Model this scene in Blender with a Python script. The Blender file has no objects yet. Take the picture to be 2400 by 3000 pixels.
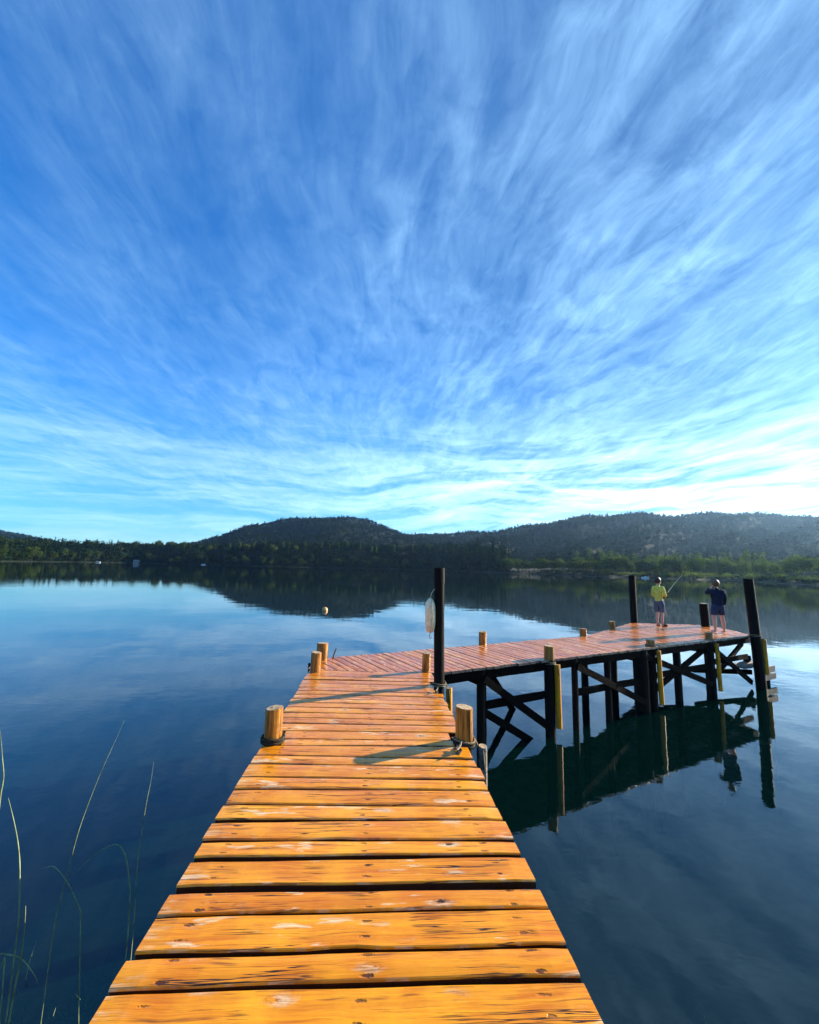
import bpy, bmesh, math, random
import numpy as np
from mathutils import Vector, Matrix
rnd = random.Random(7); npr = np.random.default_rng(11)
S = bpy.context.scene; COL = S.collection
W = 1.37; HC = 1.65          # deck height over the water, eye height over the deck
FPX = 1169.0
# ------------------------------------------------------------------ camera
P = math.radians(7.93); RR = 0.0237
f = Vector((0, math.cos(P), math.sin(P))); r0 = Vector((1, 0, 0)); u0 = r0.cross(f)
r = r0 * math.cos(RR) + u0 * math.sin(RR); u = -r0 * math.sin(RR) + u0 * math.cos(RR)
cam = bpy.data.cameras.new('camera'); co = bpy.data.objects.new('camera', cam); COL.objects.link(co)
CP = Vector((0, 0, HC + W))
co.matrix_world = Matrix(((r.x, u.x, -f.x, CP.x), (r.y, u.y, -f.y, CP.y), (r.z, u.z, -f.z, CP.z), (0, 0, 0, 1)))
cam.sensor_fit = 'HORIZONTAL'; cam.sensor_width = 36; cam.lens = 36 * FPX / 2400
cam.clip_start = 0.05; cam.clip_end = 20000
S.camera = co

# ------------------------------------------------------------------ node helpers
def newmat(name):
    m = bpy.data.materials.new(name); m.use_nodes = True
    nt = m.node_tree; nt.nodes.clear()
    out = nt.nodes.new('ShaderNodeOutputMaterial')
    return m, nt, out
class N:
    def __init__(s, nt): s.nt = nt
    def n(s, t, ins=None, **kw):
        nd = s.nt.nodes.new(t)
        for k, v in kw.items(): setattr(nd, k, v)
        if ins:
            for k, v in ins.items(): s.set(nd.inputs[k], v)
        return nd
    def set(s, sock, v):
        if isinstance(v, bpy.types.NodeSocket): s.nt.links.new(v, sock)
        elif isinstance(v, bpy.types.Node): s.nt.links.new(v.outputs[0], sock)
        else: sock.default_value = v
    def math(s, op, a, b=0.0, c=0.0, clamp=False):
        nd = s.nt.nodes.new('ShaderNodeMath'); nd.operation = op; nd.use_clamp = clamp
        s.set(nd.inputs[0], a); s.set(nd.inputs[1], b); s.set(nd.inputs[2], c)
        return nd.outputs[0]
    def vmath(s, op, a, b=(0, 0, 0)):
        nd = s.nt.nodes.new('ShaderNodeVectorMath'); nd.operation = op
        s.set(nd.inputs[0], a); s.set(nd.inputs[1], b)
        return nd.outputs[0]
    def noise(s, vec, scale, detail=3, rough=.5, dist=0.0, dims='3D'):
        nd = s.nt.nodes.new('ShaderNodeTexNoise'); nd.noise_dimensions = dims
        s.set(nd.inputs['Vector'], vec); s.set(nd.inputs['Scale'], scale); s.set(nd.inputs['Detail'], detail)
        s.set(nd.inputs['Roughness'], rough); s.set(nd.inputs['Distortion'], dist)
        return nd.outputs[0]
    def mr(s, v, a, b, c=0.0, d=1.0, smooth=True):
        nd = s.nt.nodes.new('ShaderNodeMapRange'); nd.interpolation_type = 'SMOOTHSTEP' if smooth else 'LINEAR'
        for i, x in enumerate((v, a, b, c, d)): s.set(nd.inputs[i], x)
        return nd.outputs[0]
    def mix(s, fac, a, b, blend='MIX'):
        nd = s.nt.nodes.new('ShaderNodeMix'); nd.data_type = 'RGBA'; nd.blend_type = blend
        s.set(nd.inputs[0], fac); s.set(nd.inputs[6], a); s.set(nd.inputs[7], b)
        return nd.outputs[2]
    def comb(s, x, y, z):
        nd = s.nt.nodes.new('ShaderNodeCombineXYZ')
        for i, v in enumerate((x, y, z)): s.set(nd.inputs[i], v)
        return nd.outputs[0]
    def sep(s, v):
        nd = s.nt.nodes.new('ShaderNodeSeparateXYZ'); s.set(nd.inputs[0], v); return nd.outputs
    def attr(s, name):
        nd = s.nt.nodes.new('ShaderNodeAttribute'); nd.attribute_name = name; return nd.outputs['Vector']
    def bump(s, h, dist=1.0, strength=1.0):
        nd = s.nt.nodes.new('ShaderNodeBump'); s.set(nd.inputs['Height'], h)
        nd.inputs['Distance'].default_value = dist; nd.inputs['Strength'].default_value = strength
        return nd.outputs[0]
def c(*a): return (a[0], a[1], a[2], 1.0)

def plain(name, col, rough=.6, spec=.5, scale=12.0, var=.25, metal=0.0, bump=0.0, streak=(1, 1, 1)):
    m, nt, out = newmat(name); g = N(nt)
    tc = g.n('ShaderNodeTexCoord').outputs['Object']
    v = g.vmath('MULTIPLY', tc, streak)
    nz = g.noise(v, scale, 5, .6)
    k = g.mr(nz, .3, .7, 1 - var, 1 + var)
    cc = g.vmath('MULTIPLY', g.comb(*col), g.comb(k, k, k))
    b = g.n('ShaderNodeBsdfPrincipled', {'Base Color': cc, 'Roughness': rough, 'Metallic': metal, 'Specular IOR Level': spec})
    if bump: g.set(b.inputs['Normal'], g.bump(nz, bump))
    g.set(out.inputs[0], b); return m

# ------------------------------------------------------------------ materials
def mat_deck():
    m, nt, out = newmat('varnished_deck_wood'); g = N(nt)
    pc = g.attr('pc'); x, y, z = g.sep(pc)
    al, ac, sd = x, y, z
    base = g.comb(al, g.math('MULTIPLY', ac, 1.0), g.math('MULTIPLY', sd, 13.7))
    warp = g.noise(base, 3.0, 2)
    acw = g.math('ADD', ac, g.math('MULTIPLY', g.math('SUBTRACT', warp, .5), .05))
    grain = g.noise(g.comb(g.math('MULTIPLY', al, 1.3), g.math('MULTIPLY', acw, 34.0), g.math('MULTIPLY', sd, 9.1)), 1.0, 6, .65)
    fine = g.noise(g.comb(g.math('MULTIPLY', al, 6.0), g.math('MULTIPLY', acw, 220.0), sd), 1.0, 3, .6)
    blotch = g.noise(base, 2.6, 4, .6)
    pl = g.math('FRACT', g.math('MULTIPLY', sd, 7.77))
    col = g.mix(g.mr(grain, .3, .7), c(.54, .140, .003), c(.90, .345, .006))
    col = g.mix(g.mr(fine, .35, .75, 0, .6), col, c(.36, .09, .006))
    col = g.mix(g.mr(blotch, .35, .75, 0, .6), col, c(.95, .45, .012))
    col = g.mix(g.math('MULTIPLY', pl, .4), col, c(.46, .10, .004))
    red = g.mr(sd, 17.0, 40.0)
    col = g.mix(red, col, g.vmath('MULTIPLY', col, (.74, .60, 1.7)))
    # long dark streaks following the grain
    st = g.noise(g.comb(g.math('MULTIPLY', al, 2.2), g.math('MULTIPLY', acw, 60.0), g.math('MULTIPLY', sd, 3.3)), 1.0, 3, .5)
    stm = g.math('MULTIPLY', g.mr(st, .59, .68), g.mr(g.noise(base, 4.0, 2), .44, .56))
    col = g.mix(g.math('MULTIPLY', stm, .7), col, c(.12, .03, .005))
    # knots : elongated cells, only some of them
    kv = g.comb(g.math('MULTIPLY', al, 2.6), g.math('MULTIPLY', acw, 7.5), g.math('MULTIPLY', sd, 5.3))
    vo = g.n('ShaderNodeTexVoronoi', {'Vector': kv, 'Scale': 1.0}, voronoi_dimensions='3D')
    dd = g.math('ADD', vo.outputs['Distance'], g.math('MULTIPLY', g.math('SUBTRACT', g.noise(base, 40.0, 3), .5), .16))
    pick = g.mr(g.sep(vo.outputs['Color'])[0], .44, .46, smooth=False)
    halo = g.math('MULTIPLY', g.mr(dd, .26, .10), pick)
    rings = g.math('SINE', g.math('ADD', g.math('MULTIPLY', dd, 95.0), g.math('MULTIPLY', g.noise(base, 18.0, 3), 7.0)))
    col = g.mix(g.math('MULTIPLY', halo, .45), col, c(.42, .10, .006))
    col = g.mix(g.math('MULTIPLY', g.mr(rings, .1, 1), g.math('MULTIPLY', halo, .6)), col, c(.16, .045, .01))
    core = g.math('MULTIPLY', g.mr(dd, .11, .03), pick)
    # worn pale patches where the varnish has gone, and gloss painted on plank ends
    wn = g.noise(g.comb(g.math('MULTIPLY', al, 3.0), g.math('MULTIPLY', acw, 16.0), g.math('MULTIPLY', sd, 2.1)), 1.0, 5, .62)
    where = g.noise(g.comb(g.math('MULTIPLY', al, .9), g.math('MULTIPLY', ac, 3.0), g.math('MULTIPLY', sd, 4.4)), 1.0, 2)
    wear_gloss = g.math('MULTIPLY', g.mr(wn, .56, .62), g.mr(where, .47, .56))
    edgeworn = g.math('MULTIPLY', g.mr(wn, .44, .52), g.mr(dd, .26, .12))
    wear_gloss = g.math('MAXIMUM', wear_gloss, g.math('MULTIPLY', g.math('MULTIPLY', edgeworn, pick), .8))
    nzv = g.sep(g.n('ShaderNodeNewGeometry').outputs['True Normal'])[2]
    edge = g.math('MULTIPLY', g.math('MULTIPLY', g.mr(nzv, .97, .75), g.mr(nzv, .25, .35)), g.mr(g.noise(base, 9.0, 3), .52, .6))
    wear_gloss = g.math('MULTIPLY', wear_gloss, g.mr(g.math('ADD', fine, g.math('MULTIPLY', grain, .6)), .62, .82, .25, 1))
    wear_gloss = g.math('MAXIMUM', wear_gloss, g.math('MULTIPLY', edge, .3))
    end_gloss = g.math('MULTIPLY', g.mr(al, .16, .0), g.mr(wn, .50, .58))  # pale gloss highlight at the plank ends, put into the colour
    wear_gloss = g.math('MAXIMUM', wear_gloss, g.math('MULTIPLY', end_gloss, .42))
    wcol = g.mix(g.mr(fine, .35, .7), c(.92, .78, .52), c(.40, .20, .07))
    col = g.mix(g.math('MULTIPLY', wear_gloss, .85), col, wcol)
    scr = g.noise(g.comb(g.math('MULTIPLY', al, 4.0), g.math('MULTIPLY', ac, 95.0), g.math('MULTIPLY', sd, 8.8)), 1.0, 4, .7)
    col = g.mix(g.mr(scr, .58, .72, 0, .75), col, c(.30, .075, .006))
    col = g.mix(g.mr(scr, .36, .26, 0, .5), col, c(1.0, .56, .08))
    col = g.mix(core, col, c(.035, .014, .006))
    # hairline cracks
    cr = g.noise(g.comb(g.math('MULTIPLY', al, .55), g.math('MULTIPLY', ac, 21.0), g.math('MULTIPLY', sd, 6.6)), 1.0, 4, .55)
    crk = g.math('MULTIPLY', g.mr(g.math('ABSOLUTE', g.math('SUBTRACT', cr, .5)), .015, .004), g.mr(g.noise(base, 1.7, 2), .50, .56))
    col = g.mix(crk, col, c(.03, .012, .005))
    # nail stains over the three stringers
    nail = None
    for a0 in (.17, .98, 1.70):
        dx = g.math('MULTIPLY', g.math('SUBTRACT', al, g.math('ADD', a0, g.math('MULTIPLY', g.math('SUBTRACT', pl, .5), .05))), .30)
        dy = g.math('SUBTRACT', g.math('ABSOLUTE', ac), g.math('ADD', .036, g.math('MULTIPLY', pl, .008)))
        d2 = g.math('SQRT', g.math('ADD', g.math('MULTIPLY', dx, dx), g.math('MULTIPLY', dy, dy)))
        mk = g.mr(g.math('ADD', d2, g.math('MULTIPLY', g.math('SUBTRACT', g.noise(base, 26.0, 3, .6), .5), .022)), .0090, .0030)
        nail = mk if nail is None else g.math('MAXIMUM', nail, mk)
    col = g.mix(g.math('MULTIPLY', nail, g.mr(g.noise(base, 5.0, 2), .35, .6, .35, .95)), col, c(.06, .018, .008))
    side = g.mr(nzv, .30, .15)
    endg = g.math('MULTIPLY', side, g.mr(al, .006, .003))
    col = g.mix(side, col, c(.05, .020, .008))  # shade of the gaps painted dark onto the plank sides
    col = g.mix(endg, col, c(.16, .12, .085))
    hgt = g.math('ADD', g.math('MULTIPLY', grain, .0016), g.math('ADD', g.math('MULTIPLY', fine, .0005), g.math('MULTIPLY', scr, -.0012)))
    hgt = g.math('SUBTRACT', hgt, g.math('MULTIPLY', g.math('MAXIMUM', crk, g.math('MAXIMUM', core, nail)), .003))
    hgt = g.math('ADD', hgt, g.math('MULTIPLY', blotch, .003))
    nrm = g.bump(hgt, 1.0, .85)
    rough = g.mr(blotch, .3, .7, .19, .32)
    rough = g.math('ADD', rough, g.math('MULTIPLY', wear_gloss, .25))
    b = g.n('ShaderNodeBsdfPrincipled', {'Base Color': col, 'Roughness': rough, 'Specular IOR Level': .34, 'Normal': nrm})
    g.set(out.inputs[0], b); return m

def mat_log(name, ca, cb, rough=.35, streaks=1.0, spec=.35):
    m, nt, out = newmat(name); g = N(nt)
    pc = g.attr('pc'); h, a, sd = g.sep(pc)     # height, arc length, seed ; seed>50 = cut end
    grain = g.noise(g.comb(g.math('MULTIPLY', h, 3.0), g.math('MULTIPLY', a, 40.0), g.math('MULTIPLY', sd, 3.1)), 1.0, 5, .6)
    bl = g.noise(g.comb(g.math('MULTIPLY', h, 6.0), g.math('MULTIPLY', a, 9.0), sd), 1.0, 4, .6)
    col = g.mix(g.mr(grain, .35, .65), c(*ca), c(*cb))
    col = g.mix(g.mr(bl, .5, .75, 0, .6), col, c(ca[0] * .5, ca[1] * .45, ca[2] * .4))
    dk = g.mr(g.noise(g.comb(g.math('MULTIPLY', h, 1.2), g.math('MULTIPLY', a, 60.0), sd), 1.0, 2), .64, .7, 0, .8 * streaks)
    col = g.mix(dk, col, c(.03, .012, .005))
    b = g.n('ShaderNodeBsdfPrincipled', {'Base Color': col, 'Roughness': rough, 'Specular IOR Level': spec, 'Normal': g.bump(grain, .006)})
    g.set(out.inputs[0], b); return m

def mat_cut(name):
    m, nt, out = newmat(name); g = N(nt)
    tc = g.n('ShaderNodeTexCoord').outputs['Object']
    pc = g.attr('pc'); rr, a, sd = g.sep(pc)
    nz = g.noise(tc, 22.0, 4, .6)
    ring = g.math('SINE', g.math('ADD', g.math('MULTIPLY', rr, 520.0), g.math('MULTIPLY', nz, 9.0)))
    col = g.mix(g.mr(ring, -1, 1), c(.50, .36, .19), c(.30, .19, .09))
    col = g.mix(g.mr(nz, .5, .68), col, c(.14, .09, .05))
    b = g.n('ShaderNodeBsdfPrincipled', {'Base Color': col, 'Roughness': .75, 'Normal': g.bump(nz, .006)})
    g.set(out.inputs[0], b); return m

def mat_water():
    m, nt, out = newmat('lake_water'); g = N(nt)
    po = g.n('ShaderNodeNewGeometry').outputs['Position']
    x, y, z = g.sep(po)
    v = g.comb(g.math('MULTIPLY', x, .75), y, 0.0)
    swell = g.noise(v, .55, 2, .5)
    rip = g.noise(v, 3.4, 3, .55, .3)
    fine = g.noise(g.comb(g.math('MULTIPLY', x, .45), y, 0.0), 10.0, 2, .5)
    patch = g.mr(g.noise(g.comb(g.math('MULTIPLY', x, .5), g.math('MULTIPLY', y, 1.2), 3.0), .11, 3, .6), .38, .62, .25, 1.0)
    # the strip under the bank lies calm, the open water further out carries a little ripple
    h = g.math('ADD', g.math('MULTIPLY', swell, .0065), g.math('MULTIPLY', g.math('MULTIPLY', rip, .0019), patch))
    h = g.math('ADD', h, g.math('MULTIPLY', g.math('MULTIPLY', fine, .00014), patch))
    nrm = g.bump(h, 1.0, 1.0)
    gl = g.n('ShaderNodeBsdfGlossy', {'Color': c(1, 1, 1), 'Roughness': .012, 'Normal': nrm})
    tr = g.n('ShaderNodeBsdfTransparent', {'Color': c(.55, .78, .66)})
    df = g.n('ShaderNodeBsdfDiffuse', {'Color': c(.0012, .0160, .0155)})
    body = g.n('ShaderNodeMixShader', {0: .36, 1: tr, 2: df})
    fr = g.n('ShaderNodeFresnel', {'IOR': 1.53, 'Normal': nrm})
    mx = g.n('ShaderNodeMixShader', {0: fr.outputs[0], 1: body, 2: gl})
    g.set(out.inputs[0], mx); return m

def mat_leaf(name, cdark, clight, trans=.3, byattr=False):
    m, nt, out = newmat(name); g = N(nt)
    oi = g.n('ShaderNodeObjectInfo')
    rv = oi.outputs['Random']
    if byattr: rv = g.sep(g.attr('pc'))[0]
    isl = g.n('ShaderNodeNewGeometry').outputs['Random Per Island']
    col = g.mix(rv, c(*cdark), c(*clight))
    k = g.mr(isl, 0, 1, .65, 1.35, smooth=False)
    col = g.vmath('MULTIPLY', col, g.comb(k, k, k))
    d = g.n('ShaderNodeBsdfDiffuse', {'Color': col})
    t = g.n('ShaderNodeBsdfTranslucent', {'Color': g.vmath('MULTIPLY', col, (1.3, 1.35, .7))})
    mx = g.n('ShaderNodeMixShader', {0: trans, 1: d, 2: t})
    g.set(out.inputs[0], mx); return m

def mat_ground():
    m, nt, out = newmat('hill_ground'); g = N(nt)
    po = g.n('ShaderNodeNewGeometry').outputs['Position']; x, y, z = g.sep(po)
    nz = g.noise(po, .02, 5, .6); nf = g.noise(po, .25, 4, .6)
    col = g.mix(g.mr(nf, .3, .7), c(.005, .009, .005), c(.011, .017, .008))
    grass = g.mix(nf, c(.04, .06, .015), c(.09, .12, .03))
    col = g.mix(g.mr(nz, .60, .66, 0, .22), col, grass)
    col = g.mix(g.math('MULTIPLY', g.mr(g.math('ADD', z, g.math('MULTIPLY', nf, .4)), .36, .26), g.mr(x, 60, 140, 0, .8)), col, c(.15, .14, .10))
    col = g.mix(g.math('MULTIPLY', g.math('MULTIPLY', g.mr(x, 130, 200), g.mr(z, 3.5, 1.0)), g.mr(nf, .45, .6)), col, grass)
    b = g.n('ShaderNodeBsdfPrincipled', {'Base Color': col, 'Roughness': .95, 'Specular IOR Level': .1})
    g.set(out.inputs[0], b); return m

M = {}
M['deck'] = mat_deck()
M['log'] = mat_log('orange_brown_log', (.14, .050, .008), (.46, .20, .030))
M['cut'] = mat_cut('cut_log_end')
M['tar'] = mat_log('black_tarred_post', (.003, .003, .003), (.008, .007, .006), .7, .3, .10)
M['fend'] = mat_log('mustard_fender_pole', (.55, .18, .004), (.85, .34, .008), .6, .6)
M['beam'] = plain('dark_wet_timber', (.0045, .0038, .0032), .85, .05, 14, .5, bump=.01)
M['greywood'] = plain('weathered_grey_timber', (.20, .175, .14), .8, .2, 16, .5, bump=.01, streak=(1, 1, 6))
M['rope'] = plain('old_rope', (.20, .15, .09), .9, .1, 90, .5, bump=.004)
M['darkrope'] = plain('dark_rope', (.035, .028, .02), .9, .1, 90, .5, bump=.004)
M['steel'] = plain('galvanised_cleat', (.07, .06, .05), .5, .5, 40, .4, metal=.6)
M['water'] = mat_water()
M['ground'] = mat_ground()
M['bed'] = plain('silty_lake_bed', (.020, .042, .030), .9, .1, 1.5, .6)
M['weed'] = mat_leaf('submerged_weed', (.30, .45, .16), (.60, .72, .34), .4, True)
M['reed'] = plain('dry_reed', (.20, .23, .10), .7, .2, 9, .5)
M['broad'] = mat_leaf('broadleaf_foliage', (.012, .024, .008), (.050, .076, .020), .3)
M['knoll'] = mat_leaf('olive_broadleaf_foliage', (.030, .050, .012), (.080, .105, .028), .3)
M['con'] = mat_leaf('conifer_foliage', (.010, .022, .010), (.024, .042, .016), .15)
M['pop'] = mat_leaf('poplar_foliage', (.040, .066, .016), (.080, .120, .028), .4)
M['pale'] = mat_leaf('pale_willow_foliage', (.060, .090, .022), (.115, .155, .040), .4)
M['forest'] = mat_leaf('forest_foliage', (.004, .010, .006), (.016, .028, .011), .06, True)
M['bark'] = plain('tree_bark', (.06, .045, .03), .9, .1, 3, .4)
M['buoy'] = plain('tan_buoy', (.60, .33, .12), .5, .4, 9, .3)
M['fwhite'] = plain('cream_fender_plastic', (.88, .68, .38), .35, .5, 14, .25)
M['cord'] = plain('grey_cord', (.45, .42, .36), .8, .2, 60, .3)
M['skin'] = plain('skin', (.50, .28, .20), .55, .4, 12, .08)
M['yellow'] = plain('yellow_jacket_cloth', (.62, .60, .10), .85, .2, 10, .2, bump=.02)
M['navy'] = plain('navy_hoodie_cloth', (.012, .018, .040), .9, .2, 10, .25, bump=.02)
M['shortg'] = plain('grey_blue_shorts_cloth', (.085, .11, .15), .9, .2, 12, .25, bump=.02)
M['shortn'] = plain('dark_blue_shorts_cloth', (.03, .045, .085), .9, .2, 12, .25, bump=.02)
M['hairb'] = plain('dark_brown_hair', (.030, .018, .012), .55, .4, 60, .4, bump=.01)
M['hairc'] = plain('chestnut_hair', (.11, .055, .025), .5, .4, 60, .4, bump=.01)
M['shoe'] = plain('black_shoe', (.010, .009, .009), .8, .1, 20, .2)
M['eye'] = plain('eye_dark', (.02, .015, .012), .2, .5, 20, .05)
M['rod'] = plain('pale_green_rod', (.45, .55, .30), .4, .5, 30, .1)
M['wallw'] = plain('white_render_wall', (.42, .40, .36), .8, .2, 2, .1)
M['roofd'] = plain('grey_metal_roof', (.22, .21, .20), .5, .4, 2, .2)
M['pane'] = plain('dark_window_pane', (.02, .025, .03), .15, .6, 2, .1)
M['hull'] = plain('white_boat_hull', (.75, .75, .72), .3, .5, 3, .06)

# ------------------------------------------------------------------ object helpers
def tag(o, label=None, cat=None, group=None, kind=None):
    if label: o['label'] = label
    if cat: o['category'] = cat
    if group: o['group'] = group
    if kind: o['kind'] = kind
    return o
def empty(name, loc=(0, 0, 0), rz=0.0):
    o = bpy.data.objects.new(name, None); COL.objects.link(o)
    o.location = loc; o.rotation_euler = (0, 0, rz); o.empty_display_size = .2
    return o
class MB:
    def __init__(s): s.v = []; s.f = []; s.a = []; s.m = []
    def add(s, vs, fs, att=None, mi=0):
        k = len(s.v); s.v += [tuple(p) for p in vs]
        s.a += att if att else [(p[0], p[1], p[2]) for p in vs]
        s.f += [tuple(i + k for i in q) for q in fs]; s.m += [mi] * len(fs)
    def box(s, cx, cy, cz, sx, sy, sz, rz=0.0, jit=0.0):
        vs = []
        for dz in (-.5, .5):
            for dx, dy in ((-.5, -.5), (.5, -.5), (.5, .5), (-.5, .5)):
                X, Y = dx * sx, dy * sy
                vs.append((cx + X * math.cos(rz) - Y * math.sin(rz) + rnd.uniform(-jit, jit), cy + X * math.sin(rz) + Y * math.cos(rz) + rnd.uniform(-jit, jit), cz + dz * sz + rnd.uniform(-jit, jit)))
        s.add(vs, [(3, 2, 1, 0), (4, 5, 6, 7), (0, 1, 5, 4), (1, 2, 6, 5), (2, 3, 7, 6), (3, 0, 4, 7)])
    def bar(s, a, b, w, h, jit=.004):
        a, b = Vector(a), Vector(b); d = (b - a).normalized()
        side = d.cross(Vector((0, 0, 1)));
        if side.length < .05: side = Vector((1, 0, 0))
        side.normalize(); up_ = side.cross(d).normalized()
        vs = []; n = max(2, int((b - a).length / .3))
        for i in range(n + 1):
            p = a.lerp(b, i / n)
            for q, k in ((-1, -1), (1, -1), (1, 1), (-1, 1)):
                vs.append(p + side * (q * w / 2 + rnd.uniform(-jit, jit)) + up_ * (k * h / 2 + rnd.uniform(-jit, jit)))
        fs = [(0, 1, 2, 3), tuple(4 * n + k for k in (3, 2, 1, 0))]
        for i in range(n):
            for k in range(4):
                k2 = (k + 1) % 4; fs.append((4 * i + k, 4 * i + 4 + k, 4 * i + 4 + k2, 4 * i + k2))
        s.add(vs, fs)
    def tube(s, pts, rad, n=8, cap=True):
        pts = [Vector(p) for p in pts]
        rads = rad if isinstance(rad, (list, tuple)) else [rad] * len(pts)
        vs = []; att = []; ln = 0; up_ = Vector((0, 0, 1))
        side = None
        for i, p in enumerate(pts):
            d = (pts[min(i + 1, len(pts) - 1)] - pts[max(i - 1, 0)]).normalized()
            if side is None:
                side = d.cross(up_)
                if side.length < .1: side = d.cross(Vector((1, 0, 0)))
            side = (side - d * side.dot(d)).normalized(); w = d.cross(side)
            if i: ln += (p - pts[i - 1]).length
            for k in range(n):
                t = 2 * math.pi * k / n
                vs.append(p + (side * math.cos(t) + w * math.sin(t)) * rads[i]); att.append((ln, t * rads[i], 1.0))
        fs = []
        for i in range(len(pts) - 1):
            for k in range(n):
                k2 = (k + 1) % n; fs.append((i * n + k, i * n + k2, i * n + n + k2, i * n + n + k))
        if cap: fs += [tuple(range(n - 1, -1, -1)), tuple((len(pts) - 1) * n + k for k in range(n))]
        s.add(vs, fs, att)
    def build(s, name, mats, parent=None, smooth=False):
        me = bpy.data.meshes.new(name); me.from_pydata(s.v, [], s.f); me.update()
        if not isinstance(mats, (list, tuple)): mats = [mats]
        for m_ in mats: me.materials.append(m_)
        at = me.attributes.new('pc', 'FLOAT_VECTOR', 'POINT'); at.data.foreach_set('vector', np.array(s.a, dtype=np.float32).ravel())
        if len(mats) > 1: me.polygons.foreach_set('material_index', s.m)
        if smooth: me.polygons.foreach_set('use_smooth', [True] * len(me.polygons))
        o = bpy.data.objects.new(name, me); COL.objects.link(o)
        if parent: o.parent = parent
        return o
def npmesh(name, V, F, mat, att=None, parent=None, smooth=False):
    me = bpy.data.meshes.new(name); nv = len(V); nf, k = F.shape
    me.vertices.add(nv); me.vertices.foreach_set('co', V.astype(np.float32).ravel())
    me.loops.add(nf * k); me.loops.foreach_set('vertex_index', F.astype(np.int32).ravel())
    me.polygons.add(nf); me.polygons.foreach_set('loop_start', np.arange(nf, dtype=np.int32) * k)
    if smooth: me.polygons.foreach_set('use_smooth', np.ones(nf, dtype=bool))
    me.update(calc_edges=True); me.materials.append(mat)
    if att is not None:
        at = me.attributes.new('pc', 'FLOAT_VECTOR', 'POINT'); at.data.foreach_set('vector', att.astype(np.float32).ravel())
    o = bpy.data.objects.new(name, me); COL.objects.link(o)
    if parent: o.parent = parent
    return o

# ------------------------------------------------------------------ the jetty
jetty = empty('wooden_jetty', (0, 3, 0))
tag(jetty, 'long L-shaped wooden jetty of orange varnished planks on dark piles over the lake', 'jetty')
def J(o):   # parent to the jetty keeping world coordinates
    o.parent = jetty; o.matrix_parent_inverse = Matrix.Translation((0, -3, 0)); return o

def plank(mb, A, B, C_, D, seed, th=.045, zoff=0.0, nseg=18, jit=.003):
    """A left-near, B right-near, C right-far, D left-far (xy)"""
    A, B, C_, D = [Vector((p[0], p[1], 0)) for p in (A, B, C_, D)]
    L = ((B - A).length + (C_ - D).length) / 2
    q = random.Random(seed * 991)
    vs = []; att = []; bz = .007
    ph = [q.uniform(0, 6.28) for _ in range(6)]; cup = q.uniform(-.001, .003); tilt = q.uniform(-.003, .003)
    nick = q.uniform(0.1, .9) if q.random() < .3 else -1
    for i in range(nseg + 1):
        t = i / nseg
        a = A.lerp(B, t); d = D.lerp(C_, t); w = (d - a).length; dr = (d - a).normalized()
        e0 = jit * (math.sin(t * 5 + ph[0]) + .6 * math.sin(t * 13 + ph[1])) + q.uniform(-.0008, .0008)
        e1 = jit * (math.sin(t * 4 + ph[2]) + .6 * math.sin(t * 15 + ph[3])) + q.uniform(-.0008, .0008)
        if nick > 0 and abs(t - nick) < .05: e0 += .008
        rnd_end = .010 if i in (0, nseg) else 0.0
        zz = W + zoff + .002 * math.sin(t * 3 + ph[4])
        for off, z_ in ((0, -th), (0, -bz * 1.3), (.35 * bz, -.4 * bz), (bz, 0), (w * .33, cup), (w * .67, cup), (w - bz, 0), (w - .35 * bz, -.4 * bz), (w, -1.3 * bz), (w, -th)):
            o_ = e0 + off * (w - e0 + e1) / w
            if rnd_end and z_ > -.02: z_ -= .004
            p = a + dr * o_
            vs.append((p.x, p.y, zz + z_ + tilt * (off / w - .5)))
            att.append((t * L, off - w / 2, seed))
    n = 10; fs = []
    for i in range(nseg):
        for k in range(n):
            k2 = (k + 1) % n; fs.append((i * n + k, i * n + n + k, i * n + n + k2, i * n + k2))
    fs += [tuple(range(n)), tuple(nseg * n + k for k in range(n - 1, -1, -1))]
    mb.add(vs, fs, att)

def xl(y): return -.975 - .083 * y
def xr(y): return .895 - .0730 * y
rows = [(1.60, 1.70, 1.781, 1.876), (1.799, 1.900, 1.915, 2.016), (1.943, 2.038, 2.118, 2.218), (2.139, 2.232, 2.261, 2.345),
        (2.305, 2.399, 2.477, 2.569), (2.517, 2.600, 2.635, 2.712), (2.660, 2.738, 2.82, 2.917), (2.862, 2.930, 3.017, 3.066),
        (3.038, 3.077, 3.200, 3.267), (3.226, 3.289, 3.374, 3.414), (3.392, 3.435, 3.584, 3.614), (3.603, 3.636, 3.735, 3.758), (3.757, 3.782, 3.925, 3.995)]
y0, y1 = 1.58, 1.68
while y0 > -.6:
    w = rnd.uniform(.12, .18); rows.insert(0, (y0 - w, y1 - w, y0, y1)); y0 -= w + .02; y1 -= w + .02
yl_, yr_ = 3.950, 4.015
while yl_ < 6.5:
    w = rnd.uniform(.125, .175)
    dl = (6.63 - yl_); dlt = 0.0
    if 6.63 - (yl_ + w) < .09: w = 6.63 - yl_
    yr2 = yr_ + w + rnd.uniform(-.012, .008) - (yr_ - yl_) * .1
    if w == 6.63 - yl_: yr2 = 6.63
    rows.append((yl_, yr_, yl_ + w, yr2)); g_ = rnd.uniform(.012, .022); yl_ += w + g_; yr_ = yr2 + g_
wd = MB()
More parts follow.
